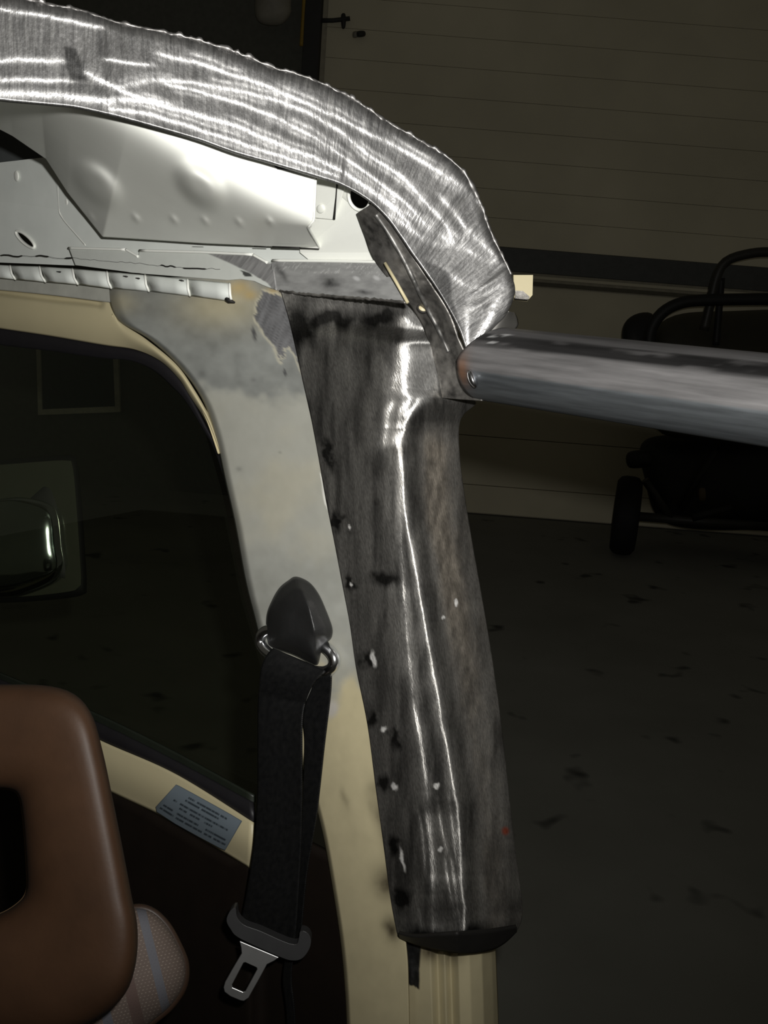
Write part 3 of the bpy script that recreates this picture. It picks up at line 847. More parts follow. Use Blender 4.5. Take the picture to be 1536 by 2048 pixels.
def plate_depth(px, py, u, v):
    ym = py.mean(1)
    xa = np.interp(ym, *XA); xb = np.maximum(np.interp(ym, *XB), xa + 4)
    slope = np.zeros_like(px)
    for i in range(len(px)):
        a, b = xa[i], xb[i]
        wide = np.interp(ym[i], [600, 640, 900, 1500, 1650], [60, 60, 45, 45, 60])
        m2 = np.interp(ym[i], [640, 700, 800, 870], [.30, .30, .55, 1])
        mid = min(.00022, .00001 * (b - a))
        slope[i] = np.interp(px[i], [a - wide - 40, a - wide, a - 12, a, (a + b) / 2, b, b + 14, b + 60], [-.00036, -.00032, -.00020, 0, -mid, 0, .00036 * m2, .00058 * m2])
    g = np.ones_like(px)
    for L, w in PL_LINES:
        g = np.minimum(g, 1 - np.exp(-(dist_line(px, py, L) / w) ** 2))
    jit = (fbm(px / 18, py / 50, 21) - .5)
    wt = sstep(668, 648, py)
    slope = slope * (1 - wt) - .00018 * wt
    slope = slope * g + jit * .00010 * g * sstep(.0, .1, v)
    rough = (fbm(px / 7, py / 18, 31) - .5) * .0006 * sstep(20, 45, px - xb[:, None]) * sstep(110, 70, px - xb[:, None]) * sstep(820, 880, py)
    slope = slope + rough
    step = np.gradient(px, axis=1)
    d0 = SD(px[:, 0], py[:, 0]) - .004
    acc = np.concatenate([np.zeros((len(px), 1)), np.cumsum((slope * step)[:, 1:], 1)], 1)
    acc = .5 * gsmooth(acc, 3) + .5 * gsmooth(acc, 10)
    return from_radial(px, py, radial(px[:, 0], py[:, 0], d0)[:, None] + acc)
def plate_col(px, py, u, v):
    c = np.ones(px.shape + (4,))
    n = fbm(px / 24, py / 90, 1); s = fbm(px / 12, py / 130, 2); k = fbm(px / 14, py / 14, 3)
    g = .62 + .50 * sstep(.35, .65, n) + .9 * (s - .5) + .25 * (fbm(px / 5, py / 120, 41) - .5)
    # untouched black scale: blocky dark spots down the edge and the bottom
    dk = np.zeros_like(px)
    for cx, cy, rx, ry in ((600, 650, 30, 45), (655, 910, 10, 40), (674, 1045, 12, 22), (700, 1170, 11, 18), (735, 1325, 14, 18), (745, 1440, 14, 20), (770, 1575, 16, 17), (785, 1690, 12, 20), (800, 1800, 18, 30),
                           (660, 640, 60, 18), (760, 630, 40, 16), (850, 1880, 50, 20), (950, 1875, 60, 24), (790, 1480, 10, 22), (770, 1160, 30, 16)):
        dk = np.maximum(dk, np.clip(1.7 * blob(px + 26 * (k - .5), py + 40 * (n - .5), cx, cy, rx, ry, -8) - .25, 0, 1))
    g = g * (1 - .85 * dk)
    col = g[..., None] * np.array([1, .985, .96])
    # rusty, scaly back face
    xb = np.interp(py, *XB)
    back = sstep(25, 55, px - xb) * sstep(830, 900, py) * (1 - .7 * sstep(75, 110, px - xb)) * (1 - .5 * sstep(1200, 1500, py))
    c[..., 3] = 1 - .5 * back
    rc = (np.array([.80, .72, .62]) * (.35 + 1.1 * fbm(px / 9, py / 26, 14) ** 1.6)[..., None])
    col = col * (1 - back[..., None]) + rc * back[..., None]
    # cleaner gusset, ground lighter
    gus = sstep(6, -6, sdf(px, py, [(815, 605), (860, 660), (880, 720), (890, 770), (860, 800), (820, 840), (800, 800), (806, 700)]))[..., None]
    col = col * (1 - gus) + 1.15 * gus
    # bright nicks and drilled spots
    for cx, cy, rx, ry in ((789, 1573, 7, 8), (873, 1572, 8, 7), (881, 1698, 6, 6), (912, 1206, 4, 8), (887, 1235, 4, 5), (768, 1458, 7, 7), (746, 1318, 6, 20), (805, 1720, 4, 28), (700, 1055, 3, 6), (703, 1168, 3, 5)):
        b = np.clip(2.4 * blob(px + 7 * (k - .5), py + 9 * (fbm(px / 5, py / 5, 50) - .5), cx, cy, rx, ry, -10) - .7, 0, 1)[..., None]
        col = col * (1 - b) + 2.3 * b; c[..., 3] *= 1 - .45 * b[..., 0]
    red = np.clip(1.6 * blob(px, py, 1011, 1662, 8, 9) - .3, 0, 1)[..., None]
    col = col * (1 - red) + np.array([1.6, .4, .25]) * red
    c[..., :3] = col
    return c
def plate_rows_shape(rows, nu, nv):
    return rows
o = patch('pillar_plate', pl, 680, 170, plate_depth, M_plate, body, .003, plate_col, label='dark ground steel plate folded round the pillar')
# curved open lower rim of the plate, coloured dark for its shadowed underside
def rim_y(x): return 1868 + 36 * np.sin(np.pi * np.clip((x - 796) / 250, 0, 1)) ** .8
patch('plate_rim', [(797, 1868, 799, 1876), (830, 1874, 832, 1890), (880, 1870, 882, 1902), (930, 1866, 930, 1907), (980, 1862, 978, 1902), (1010, 1858, 1008, 1888), (1034, 1855, 1034, 1864)], 60, 8,
      lambda x, y, u, v: np.interp(x, [790, 880, 915, 1040], [.93, .895, .885, .965]) + .004 + .02 * v, M_dark, body, .003)

# --- dark scorched flange strip between band and plate, with weld bead and drilled hole
fls = [(712, 428, 748, 405), (728, 470, 782, 448), (746, 517, 812, 492), (778, 560, 842, 537), (812, 600, 870, 582), (842, 645, 897, 627), (862, 700, 918, 680), (876, 752, 943, 735), (884, 796, 964, 802)]
def fl_depth(x, y, u, v):
    left = np.where(y[:, 0] < 600, cdp(x[:, 0], y[:, 0]) - .008, 0)
    pd = grid_d('pillar_plate', x[:, 0], y[:, 0]) - .002
    w = sstep(560, 640, y[:, 0]); left = np.where(y[:, 0] < 560, left, np.where(y[:, 0] > 640, pd, (cdp(x[:, 0], y[:, 0]) - .008) * (1 - w) + pd * w))
    right = grid_d('roof_edge_band', x[:, -1], y[:, -1]) + .006
    left = gsmooth(left[:, None], 6); right = gsmooth(right[:, None], 6)
    return left * (1 - v) + right * v - .002 * np.sin(np.pi * v) + .003 * (fbm(x / 14, y / 14, 4) - .5)
patch('scorched_flange', fls, 130, 26, fl_depth, M_flange, body, .003, label='scorched dark flange strip')
q = catmull([(760, 425), (790, 470), (818, 520), (842, 570), (866, 618), (885, 655), (905, 700)], 70)
tube('weld_bead', at(q[:, 0] - 8, q[:, 1] + 4, grid_d('scorched_flange', q[:, 0] - 8, q[:, 1] + 4) - .001), .0018 + .0005 * vnoise(np.arange(70) / 4, np.zeros(70)), simple('grey_weld_steel', (.24, .235, .225), .55, .9, var=.5, scale=90), body, n=8)
cushion('drilled_hole', ell(845, 617, 9, 6, 25, 14), float(grid_d('scorched_flange', np.array([845.]), np.array([617.]))[0]) - .0015, .001, M_cream, body, n=24, rings=4)
tube('hole_rim', at(*(lambda e: (e[:, 0], e[:, 1], float(grid_d('scorched_flange', np.array([845.]), np.array([617.]))[0]) - .002 + 0 * e[:, 0]))(catmull(ell(845, 617, 10, 7, 25, 14), 30, closed=True))), .0009, M_dark, body, n=6, closed=True)
# smooth collar behind the tube and cream mounting tab
patch('tube_collar', [(1012, 622, 1030, 625), (985, 640, 1036, 640), (962, 668, 1034, 655), (948, 705, 1010, 680), (944, 745, 985, 745), (950, 790, 985, 790)], 50, 16,
      lambda x, y, u, v: .885 - .012 * np.sin(np.pi * v) + .03 * v * (1 - u), simple('smooth_grey_steel', (.30, .29, .27), .45, .8, var=.15), body, .003)
tb = plate('mounting_tab', [(1027, 550), (1066, 550), (1065, 590), (1058, 598), (1028, 595)], lambda x, y: .93 + 0 * x, .012, M_cream, body, label='cream mounting tab')
tube('tab_arm', pxpts([(1036, 572, .950), (1000, 580, .935), (960, 600, .90)]), .005, M_cream, tb)
plate('tab_foot', [(1031, 581), (1046, 582), (1060, 594), (1056, 599), (1030, 597)], lambda x, y: .926 + 0 * x, .004, M_flange, tb)

# ================================================================== BRACE TUBE
M_tube, nt, bs = new_mat('dull_grey_tube_steel')
uv = nd(nt, 'ShaderNodeUVMap', uv_map='UVMap').outputs['UV']
f1 = noise_of(nt, uv, 1.0, (10, 160, 1), detail=5)
f2 = noise_of(nt, uv, 1.0, (6, 22, 1), detail=3)
at_ = nd(nt, 'ShaderNodeAttribute', attribute_name='Col')
c = mulc(nt, ramp(nt, f1, [(.3, (.55,) * 3), (.7, (1, 1, 1))]), at_.outputs['Color'])
nt.links.new(c, bs.inputs['Base Color'])
bs.inputs['Metallic'].default_value = .55; bs.inputs['Roughness'].default_value = .5
A = V3(972, 727, .880); B = V3(1700, 822, .665)
B = A + (B - A).normalized() * 1.0
ax = (B - A).normalized()
tc_cam = (Vector(CM[:3, 3].tolist()) - A); nrm = (tc_cam - ax * tc_cam.dot(ax)).normalized(); sd = ax.cross(nrm)
if sd.z < 0: sd = -sd
RT = .0325; n = 96; m = 260
W = np.zeros((m, n, 3)); UV = np.zeros((m, n, 2)); C4 = np.ones((m, n, 4))
L = (B - A).length
ang = np.linspace(0, 2 * math.pi, n, endpoint=False)
for j, a in enumerate(ang):
    up, fr_ = math.sin(a), math.cos(a)            # up along sd, front towards the camera
    start = .018 * max(0, up) ** 1.5 - .006 * (1 - abs(up)) - .002 * max(0, -up)
    for i in range(m):
        t = start + (L - start) * i / (m - 1)
        p = A + ax * t + (nrm * fr_ + sd * up) * RT
        W[i, j] = p; UV[i, j] = (t, (a if a < math.pi else a - 2 * math.pi) * RT)
t = UV[..., 0]; a = UV[..., 1] / RT
st = fbm(t * 14, a * 9, 2); sn = fbm(t * 50, a * 30, 4)
base = .25 + .12 * (st - .5) + .08 * (sn - .5)
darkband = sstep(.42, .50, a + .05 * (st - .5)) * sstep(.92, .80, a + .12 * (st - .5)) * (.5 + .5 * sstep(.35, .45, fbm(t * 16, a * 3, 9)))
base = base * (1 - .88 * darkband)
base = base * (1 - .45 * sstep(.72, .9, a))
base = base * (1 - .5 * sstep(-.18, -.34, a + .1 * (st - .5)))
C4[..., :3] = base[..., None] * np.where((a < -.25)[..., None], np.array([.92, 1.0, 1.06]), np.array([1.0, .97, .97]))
rust = np.exp(-((t - .000) / .007) ** 2) * np.exp(-((a + .25) / .42) ** 2)
C4[..., :3] = C4[..., :3] * (1 - .75 * rust[..., None]) + np.array([.36, .17, .08]) * .75 * rust[..., None]
for t0, a0, rt, ra in ((.022, .80, .004, .06), (.034, .90, .006, .06), (.026, .60, .004, .03)):
    b = np.clip(2 * np.exp(-((t - t0) / rt) ** 2 - ((a - a0) / ra) ** 2) * (.4 + fbm(t * 600, a * 30, 3)) - .6, 0, 1)[..., None]
    C4[..., :3] = C4[..., :3] * (1 - b) + .75 * b
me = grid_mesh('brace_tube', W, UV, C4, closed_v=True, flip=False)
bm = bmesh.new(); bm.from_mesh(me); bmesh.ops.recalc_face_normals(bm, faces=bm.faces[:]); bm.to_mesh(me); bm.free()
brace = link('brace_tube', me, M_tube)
md = brace.modifiers.new('wall', 'SOLIDIFY'); md.thickness = .003; md.offset = -1
tag(brace, 'dull grey round steel brace tube running off to the right', 'tube')
cushion('weld_nugget', ell(945, 757, 9, 20, -20, 16), .852, .006, M_shiny, body, n=28, rings=6)

# ================================================================== DOOR
door = empty('vehicle_door', None)
tag(door, 'cream vehicle door with dark window and brown trim below', 'door')
frm = [(-70, 566, -70, 646), (0, 576, 0, 657), (100, 588, 100, 672), (212, 602, 205, 690), (238, 642, 270, 700), (292, 678, 320, 722), (352, 728, 357, 757), (388, 778, 378, 790), (420, 836, 411, 842), (444, 905, 438, 907)]
patch('window_frame', ext_rows(frm), 140, 26, lambda x, y, u, v: SD(x, y) + .020 - .006 * np.sin(np.pi * np.clip(v, 0, 1)) + .012 * np.exp(-((v - .1) / .08) ** 2) * (x < 205) + .01 * v ** 4, M_cream, door, .004, label='cream window frame')
sl = [(-70, 644, -70, 676), (0, 655, 0, 690), (100, 670, 100, 702), (205, 688, 200, 716), (270, 699, 262, 722), (320, 720, 308, 742), (357, 755, 345, 775), (380, 790, 370, 802), (412, 850, 402, 853), (440, 905, 430, 905), (468, 990, 456, 990), (490, 1075, 478, 1075), (512, 1180, 500, 1180), (542, 1320, 530, 1320), (590, 1470, 576, 1470), (630, 1580, 612, 1580)]
patch('window_seal', ext_rows(sl), 160, 8, lambda x, y, u, v: SD(x, y) + .034 - .004 * np.sin(np.pi * v), M_rubber, door, .004)
M_glass, nt, bs = new_mat('tinted_window_glass')
tr = nd(nt, 'ShaderNodeBsdfTransparent'); tr.inputs['Color'].default_value = (.78, .80, .74, 1)
gl = nd(nt, 'ShaderNodeBsdfGlossy'); gl.inputs['Roughness'].default_value = .02; gl.inputs['Color'].default_value = (.9, 1, .95, 1)
fz = nd(nt, 'ShaderNodeFresnel'); fz.inputs['IOR'].default_value = 1.5
geo = nd(nt, 'ShaderNodeNewGeometry')
ma = nd(nt, 'ShaderNodeMath', operation='MULTIPLY_ADD'); ma.inputs[1].default_value = 1 / 1.5 - 1.5; ma.inputs[2].default_value = 1.5
nt.links.new(geo.outputs['Backfacing'], ma.inputs[0]); nt.links.new(ma.outputs[0], fz.inputs['IOR'])
mx = nd(nt, 'ShaderNodeMixShader')
nt.links.new(fz.outputs['Fac'], mx.inputs['Fac']); nt.links.new(tr.outputs['BSDF'], mx.inputs[1]); nt.links.new(gl.outputs['BSDF'], mx.inputs[2])
nt.links.new(mx.outputs['Shader'], nt.nodes['Material Output'].inputs['Surface'])
GD = lambda x, y: SD(x, y) + .045
plate('window_glass', [ext(-120, 650), (-120, 650), (0, 668), (200, 700), (300, 728), (365, 790), (405, 865), (440, 990), (480, 1190), (520, 1330), (590, 1560), (570, 1680), (200, 1500), (-120, 1340), ext(-120, 1340)], GD, .004, M_glass, door)
# belt line: weather strip, cream sill, sticker, trim panel
def beltd(x, y): return SD(x, np.full(np.shape(x), 1560.0)) + .02
patch('belt_weatherstrip', [ext(-120, 1300) + ext(-120, 1326), (-120, 1300, -120, 1326), (60, 1384, 62, 1414), (200, 1446, 204, 1482), (350, 1520, 352, 1550), (506, 1604, 506, 1646)], 60, 10,
      lambda x, y, u, v: beltd(x, y) - .004 * np.sin(np.pi * v) + .008 * (1 - v), M_rubber, door, .004)
patch('belt_lip', [ext(-120, 1290) + ext(-120, 1302), (-120, 1290, -120, 1302), (60, 1372, 60, 1386), (200, 1432, 200, 1448), (350, 1506, 350, 1522), (506, 1591, 506, 1606)], 40, 6,
      lambda x, y, u, v: beltd(x, y) + .010, simple('dark_green_rubber', (.014, .018, .012), .45), door, .004)
def silld(x, y, u, v): return beltd(x, y) - .003 - .006 * np.sin(np.pi * np.clip(v * 1.1, 0, 1)) + .012 * v ** 3
sill = patch('door_sill', [ext(-120, 1324) + ext(-120, 1425), (-120, 1324, -120, 1425), (60, 1412, 60, 1508), (202, 1482, 233, 1590), (350, 1548, 340, 1642), (506, 1645, 502, 1739)], 60, 16, silld, M_cream, door, .003, label='cream door sill')
# printed sticker: slate blue with lines of dark print
M_stick, nt, bs = new_mat('slate_sticker_print')
uv = nd(nt, 'ShaderNodeAttribute', attribute_name='Col')
sp = nd(nt, 'ShaderNodeSeparateColor'); nt.links.new(uv.outputs['Color'], sp.inputs['Color'])
mixc = nd(nt, 'ShaderNodeMix', data_type='RGBA'); mixc.inputs[6].default_value = (.16, .195, .225, 1); mixc.inputs[7].default_value = (.035, .045, .055, 1)
nt.links.new(sp.outputs['Red'], mixc.inputs[0]); nt.links.new(mixc.outputs[2], bs.inputs['Base Color']); bs.inputs['Roughness'].default_value = .4
def st_col(px, py, u, v):
    # six printed lines in the sheet's own coordinates; word gaps from a fixed pattern
    c = np.zeros(px.shape + (4,)); c[..., 3] = 1
    ink = np.zeros_like(px)
    for yl, a, b, sd_ in ((.17, .22, .84, 1), (.28, .24, .74, 2), (.44, .12, .90, 3), (.56, .24, .70, 4), (.72, .06, .92, 5), (.84, .05, .95, 6)):
        gap = vnoise(u * 16 + sd_ * 7, 0 * u + sd_, sd_) > .22
        ltr = .55 + .45 * (vnoise(u * 95, 0 * u + sd_ * 3, sd_) > .35)
        ink = np.maximum(ink, np.exp(-((v - yl) / .030) ** 4) * (u > a) * (u < b) * gap * ltr)
    edge = np.minimum(np.minimum(u, 1 - u) * 3.2, np.minimum(v, 1 - v))
    c[..., 0] = np.maximum(ink, .45 * (edge < .022))
    return c
def std(x, y, u, v):
    return silld(x, y, u, np.clip(.10 + .78 * v, 0, 1)) - .0035
# rows follow its length; each row goes from top edge to bottom edge
patch('sticker', [(352, 1569, 311, 1614), (357, 1571, 313, 1624), (392, 1590, 350, 1648), (430, 1611, 395, 1673), (462, 1629, 440, 1697), (484, 1642, 450, 1701)], 300, 90, std, M_stick, sill, .0004, st_col, interp=lin, label='slate blue printed sticker')
patch('door_trim', [ext(-120, 1420) + (-420, 2200), (-120, 1420, -120, 2300), (60, 1504, 60, 2300), (233, 1586, 233, 2300), (500, 1734, 500, 2300), (502, 1640, 502, 2300), (720, 1740, 720, 2300)], 30, 30,
      lambda x, y, u, v: SD(x, np.full(np.shape(x), 1560.0)) + .03 + .04 * v, M_trim, door, .006, label='dark brown door trim panel')
patch('door_edge', [(573, 1980, 579, 1975), (576, 2015, 583, 2015), (578, 2130, 586, 2130)], 8, 3, lambda x, y, u, v: SD(x, y) - .005 + 0 * x, M_cream, door, .003)

# mirror outside the glass
mir = empty('door_mirror', None)
M_mir = simple('mirror_silver', (.5, .52, .45), .12, .95, var=.05)
M_spot = simple('convex_mirror_silver', (.55, .62, .62), .08, 1.0, var=.05)
MD = 1.62
rr = [(-170, 935), (-60, 925), (60, 915), (140, 911), (155, 925), (163, 1000), (170, 1100), (173, 1175), (160, 1192), (60, 1203), (-60, 1208), (-170, 1212)]
rr2 = [(-160, 945), (-60, 935), (60, 925), (132, 921), (145, 932), (152, 1000), (159, 1100), (162, 1165), (152, 1180), (60, 1192), (-60, 1197), (-160, 1200)]
cushion('housing', rr, MD + .03, .028, M_rubber, mir, n=80, rings=10)
plate('mirror_glass', [tuple(p) for p in catmull(rr2, 60, closed=True)], lambda x, y: MD - .001 + .00010 * (x - 0), .004, M_mir, mir)
cushion('spot_mirror', [(-60, 1190), (-85, 1140), (-85, 1060), (-50, 1015), (0, 998), (50, 995), (100, 1008), (116, 1035), (122, 1090), (126, 1130), (108, 1165), (50, 1190), (0, 1196)], MD - .008, .022, M_spot, mir, n=64, rings=12)
tube('mirror_arm', pxpts([(-120, 1190, MD + .03), (-130, 1300, MD - .05), (-110, 1420, MD - .2)]), .012, M_rubber, mir)
tag(mir, 'rectangular door mirror with round convex spot mirror beyond the glass', 'mirror')

# ================================================================== SEAT BELT
belt = empty('seat_belt', None)
tag(belt, 'black seat belt hanging from its pillar anchor with a steel tongue', 'seat belt')
M_web, nt, bs = new_mat('black_woven_webbing')
uv = nd(nt, 'ShaderNodeUVMap', uv_map='UVMap').outputs['UV']
wv = nd(nt, 'ShaderNodeTexWave', wave_type='BANDS', bands_direction='DIAGONAL'); wv.inputs['Scale'].default_value = 260
nt.links.new(uv, wv.inputs['Vector'])
nt.links.new(ramp(nt, noise_of(nt, uv, 1, (160, 160, 1), detail=2), [(.3, (.004, .0042, .0045)), (.75, (.010, .010, .010))]), bs.inputs['Base Color'])
bs.inputs['Roughness'].default_value = .5; bs.inputs['Specular IOR Level'].default_value = .35
bump(nt, wv.outputs['Fac'], .35, .0006, bs)
# anchor cover: a moulded cap with a ridge
AO = [(592, 1153), (618, 1164), (637, 1187), (651, 1217), (664, 1252), (665, 1269), (660, 1280), (646, 1291), (641, 1311), (635, 1330), (618, 1326), (587, 1311), (543, 1294), (534, 1276), (533, 1231), (545, 1198), (559, 1175), (576, 1161)]
O = catmull(AO, 96, closed=True)
ridge = np.array([(604, 1178), (618, 1215), (628, 1260), (636, 1322)], float)
rings = 26; Wl = []
cc_ = np.array([603.0, 1248.0])
for i in range(rings + 1):
    sc = 1 - i / rings
    p = cc_ + (O - cc_) * max(sc, .003)
    e_ = 1 - sc                                   # 0 at the rim
    hh = .024 * (1 - (1 - min(1, e_ * 1.5)) ** 2)
    rx = np.interp(p[:, 1], ridge[:, 1], ridge[:, 0])
    dx = p[:, 0] - rx
    hh = hh + .011 * np.where(dx < 0, np.exp(-np.abs(dx) / 45), np.exp(-np.abs(dx) / 16)) * min(1, e_ * 4)
    hh = hh * np.interp(p[:, 1], [1150, 1200, 1300, 1330], [.5, .9, 1.0, .95])
    Wl.append(at(p[:, 0], p[:, 1], SD(p[:, 0], p[:, 1]) - .004 - (.010 if i else 0) - hh))
me = grid_mesh('anchor_cover', np.array(Wl), closed_v=True, flip=False)
bm = bmesh.new(); bm.from_mesh(me); bmesh.ops.remove_doubles(bm, verts=bm.verts[:], dist=.0002); bmesh.ops.recalc_face_normals(bm, faces=bm.faces[:]); bm.to_mesh(me); bm.free()
link('anchor_cover', me, M_blackpl, belt, 'black plastic anchor cover')
# chrome guide ring, an oblong loop behind the cover
rc = np.array([595, 1301.0]); ca, sa = math.cos(math.radians(21)), math.sin(math.radians(21))
lp = []
for tt in np.linspace(0, 2 * math.pi, 72, endpoint=False):
    ex, ey = math.cos(tt), math.sin(tt)
    ex = math.copysign(abs(ex) ** .75, ex); ey = math.copysign(abs(ey) ** .9, ey)
    x, y = 78 * ex, 31 * ey
    lp.append((rc[0] + x * ca - y * sa, rc[1] + x * sa + y * ca))
lp = np.array(lp)
tube('guide_ring', at(lp[:, 0], lp[:, 1], SD(lp[:, 0], lp[:, 1]) - .009 - .00006 * (lp[:, 1] - 1300)), .0058, M_chrome, belt, n=20, closed=True, label='chrome guide ring')
# webbing
wf = [(546, 1296, 642, 1336), (536, 1306, 650, 1342), (527, 1322, 640, 1352), (521, 1342, 626, 1368), (517, 1385, 611, 1402), (515, 1440, 604, 1440), (515, 1520, 603, 1520), (514, 1600, 603, 1600), (508, 1680, 601, 1690), (498, 1755, 597, 1770), (484, 1830, 592, 1850), (473, 1850, 588, 1890)]
patch('webbing_front', wf, 160, 30, lambda x, y, u, v: SD(x, y) - .030 - .012 * np.sin(np.pi * np.clip(u * 6, 0, 1)) * (u < .17) - .02 * sstep(.0, .12, u) * 0 - .004 * np.cos(np.pi * v) - .012 * v * sstep(.05, .3, u) * sstep(.8, .3, u), M_web, belt, .0014)
wr = [(630, 1348, 662, 1352), (626, 1370, 661, 1378), (612, 1405, 658, 1410), (606, 1440, 653, 1450), (609, 1485, 647, 1500), (607, 1560, 640, 1565), (604, 1640, 631, 1640), (600, 1740, 613, 1745), (593, 1830, 604, 1835), (588, 1880, 600, 1880)]
patch('webbing_rear', wr, 120, 20, lambda x, y, u, v: SD(x, y) - .012 - .004 * v, M_web, belt, .0014)
wl = [(572, 1905, 586, 1905), (565, 1960, 582, 1960), (572, 2020, 588, 2020), (578, 2140, 594, 2140)]
patch('webbing_lower', wl, 40, 8, lambda x, y, u, v: SD(x, y) - .02 - .004 * v, M_web, belt, .0014)
# tongue: grey moulded sleeve and steel blade with its window
M_tplast = simple('charcoal_plastic', (.035, .035, .036), .4, 0, .5)
M_blade = simple('dull_steel_blade', (.34, .34, .34), .38, .9, var=.1)
TD = float(SD(590, 1880)) - .045
tongue = plate('tongue_blade', [(479, 1882), (558, 1915), (548, 1922), (534, 1929), (520, 1955), (497, 1996), (488, 2002), (480, 2001), (461, 1993), (449, 1984), (447, 1975), (450, 1964), (464, 1939), (483, 1907), (482, 1895)],
    lambda x, y: TD - .00005 * (y - 1900), .0028, M_blade, belt, [[(487, 1926), (491, 1925), (513, 1935), (514, 1939), (490, 1983), (486, 1984), (465, 1975), (464, 1970)]], .0006, 'dull steel tongue with window')
slv = [(461, 1821), (471, 1816), (474, 1834), (488, 1850), (520, 1862), (560, 1880), (582, 1888), (594, 1888), (598, 1876), (601, 1862), (615, 1866), (622, 1880), (618, 1899), (604, 1917), (585, 1921), (558, 1913), (480, 1877), (461, 1858), (453, 1840)]
plate('tongue_sleeve', [tuple(p) for p in catmull(slv, 80, closed=True)], lambda x, y: TD - .007 + 0 * x, .014, M_tplast, tongue, bevel=.003, label='charcoal plastic sleeve')

# ================================================================== SEAT
seat = empty('front_seat', None)
tag(seat, 'brown vinyl front seat headrest with an open centre and woven backrest', 'seat')
HO = [(-300, 1420), (-240, 1382), (-120, 1370), (0, 1369), (90, 1371), (148, 1388), (184, 1430), (206, 1505), (226, 1600), (246, 1700), (263, 1790), (275, 1855), (272, 1925), (252, 1985), (205, 2030), (120, 2068), (0, 2085), (-150, 2080), (-260, 2040), (-320, 1950), (-340, 1800), (-330, 1600)]
HI = [(-200, 1640), (-180, 1592), (-120, 1578), (-40, 1576), (18, 1578), (38, 1592), (46, 1632), (51, 1690), (54, 1740), (54, 1778), (40, 1803), (0, 1828), (-60, 1842), (-140, 1842), (-190, 1815), (-205, 1740)]
def by_angle(P, c, n):
    P = catmull(P, 600, closed=True); th = np.arctan2(P[:, 1] - c[1], P[:, 0] - c[0]); o = np.argsort(th)
    t = np.linspace(-math.pi, math.pi, n, endpoint=False)
    r = np.interp(t, np.r_[th[o][-1] - 2 * math.pi, th[o], th[o][0] + 2 * math.pi], np.r_[np.hypot(*(P[o][-1] - c)), np.hypot(P[o][:, 0] - c[0], P[o][:, 1] - c[1]), np.hypot(*(P[o][0] - c))])
    return np.stack([c[0] + r * np.cos(t), c[1] + r * np.sin(t)], -1)
hc = np.array([-70.0, 1715.0])
ho, hi = by_angle(HO, hc, 160), by_angle(HI, hc, 160)
W = []
K = 36
for k in range(K):
    a = 2 * math.pi * k / K
    w = .5 - .5 * math.copysign(abs(math.cos(a)) ** .6, math.cos(a))        # 0 outer .. 1 inner .. back
    dep_ = -.050 * math.copysign(abs(math.sin(a)) ** .45, math.sin(a))
    p = ho + (hi - ho) * w
    if dep_ > 0: p = p + (hc - p) * .02
    W.append(at(p[:, 0], p[:, 1], .80 + dep_ - .00012 * (p[:, 0] - 100) - .00004 * (p[:, 1] - 1700)))
me = grid_mesh('headrest', np.array(W), closed_u=True, closed_v=True, flip=False)
bm = bmesh.new(); bm.from_mesh(me); bmesh.ops.recalc_face_normals(bm, faces=bm.faces[:]); bm.to_mesh(me); bm.free()
hr = link('headrest', me, M_brown, seat, 'brown vinyl headrest with open centre')
e = by_angle([((x - hc[0]) * 1.005 + hc[0], (y - hc[1]) * 1.005 + hc[1]) for x, y in HI], hc, 160)
tube('piping', at(e[:, 0], e[:, 1], .80 + .012 - .00012 * (e[:, 0] - 100) - .00004 * (e[:, 1] - 1700)), .0012, simple('tan_piping', (.16, .10, .05), .5), hr, n=6, closed=True)
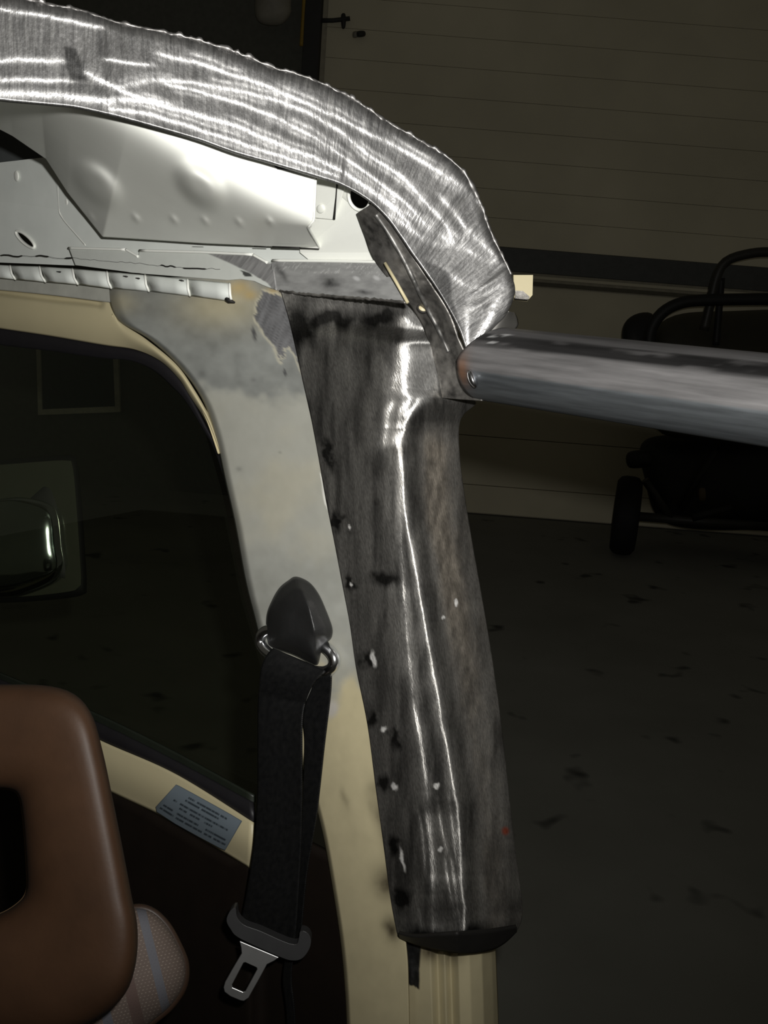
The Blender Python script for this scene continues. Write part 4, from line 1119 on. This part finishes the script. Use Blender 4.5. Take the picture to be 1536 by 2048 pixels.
# woven backrest shoulder behind it
M_wov, nt, bs = new_mat('woven_plaid_fabric')
uv = nd(nt, 'ShaderNodeUVMap', uv_map='UVMap').outputs['UV']
mp = nd(nt, 'ShaderNodeMapping'); mp.inputs['Rotation'].default_value = (0, 0, math.radians(14)); nt.links.new(uv, mp.inputs['Vector'])
chk = nd(nt, 'ShaderNodeTexBrick'); chk.inputs['Scale'].default_value = 62; chk.inputs['Mortar Size'].default_value = .16
chk.inputs['Color1'].default_value = (.20, .16, .135, 1); chk.inputs['Color2'].default_value = (.28, .23, .19, 1); chk.inputs['Mortar'].default_value = (.12, .09, .075, 1)
chk.inputs['Brick Width'].default_value = .5; chk.inputs['Row Height'].default_value = .4
nt.links.new(mp.outputs['Vector'], chk.inputs['Vector'])
sx = nd(nt, 'ShaderNodeSeparateXYZ'); nt.links.new(mp.outputs['Vector'], sx.inputs['Vector'])
def stripe(x0, x1):
    a = nd(nt, 'ShaderNodeMath', operation='GREATER_THAN'); a.inputs[1].default_value = x0; nt.links.new(sx.outputs['X'], a.inputs[0])
    b = nd(nt, 'ShaderNodeMath', operation='LESS_THAN'); b.inputs[1].default_value = x1; nt.links.new(sx.outputs['X'], b.inputs[0])
    c_ = nd(nt, 'ShaderNodeMath', operation='MULTIPLY'); nt.links.new(a.outputs[0], c_.inputs[0]); nt.links.new(b.outputs[0], c_.inputs[1])
    return c_.outputs[0]
prev = chk.outputs['Color']
XW = lambda x, y: (x * math.cos(math.radians(14)) - y * math.sin(math.radians(14))) / 1000
for x, y, w, cc in ((310, 1930, .009, (.11, .11, .125, 1)), (266, 2000, .012, (.10, .065, .055, 1)), (215, 2040, .010, (.10, .10, .115, 1))):
    mxn = nd(nt, 'ShaderNodeMix', data_type='RGBA'); mxn.inputs[7].default_value = cc
    nt.links.new(stripe(XW(x, y) - w, XW(x, y) + w), mxn.inputs[0]); nt.links.new(prev, mxn.inputs[6]); prev = mxn.outputs[2]
nt.links.new(prev, bs.inputs['Base Color']); bs.inputs['Roughness'].default_value = .8
bump(nt, chk.outputs['Fac'], .4, .001, bs)
BO = [(120, 1900), (200, 1840), (262, 1818), (300, 1822), (332, 1850), (355, 1890), (370, 1930), (366, 1972), (340, 2012), (300, 2046), (240, 2100), (150, 2160), (40, 2160), (40, 2000)]
bk = cushion('backrest', BO, .90, .045, M_wov, seat, n=96, rings=16)
bk['label'] = 'woven plaid backrest shoulder'
e = catmull(BO, 120, closed=True)
tube('piping', at(e[:, 0], e[:, 1], .905 + 0 * e[:, 0]), .004, simple('dark_brown_piping', (.035, .018, .010), .5), bk, n=8, closed=True)
for x in (-90, -40):
    tube('headrest_post', pxpts([(x, 2040, .84), (x, 2120, .87), (x + 5, 2200, .90)]), .006, M_chrome, seat)
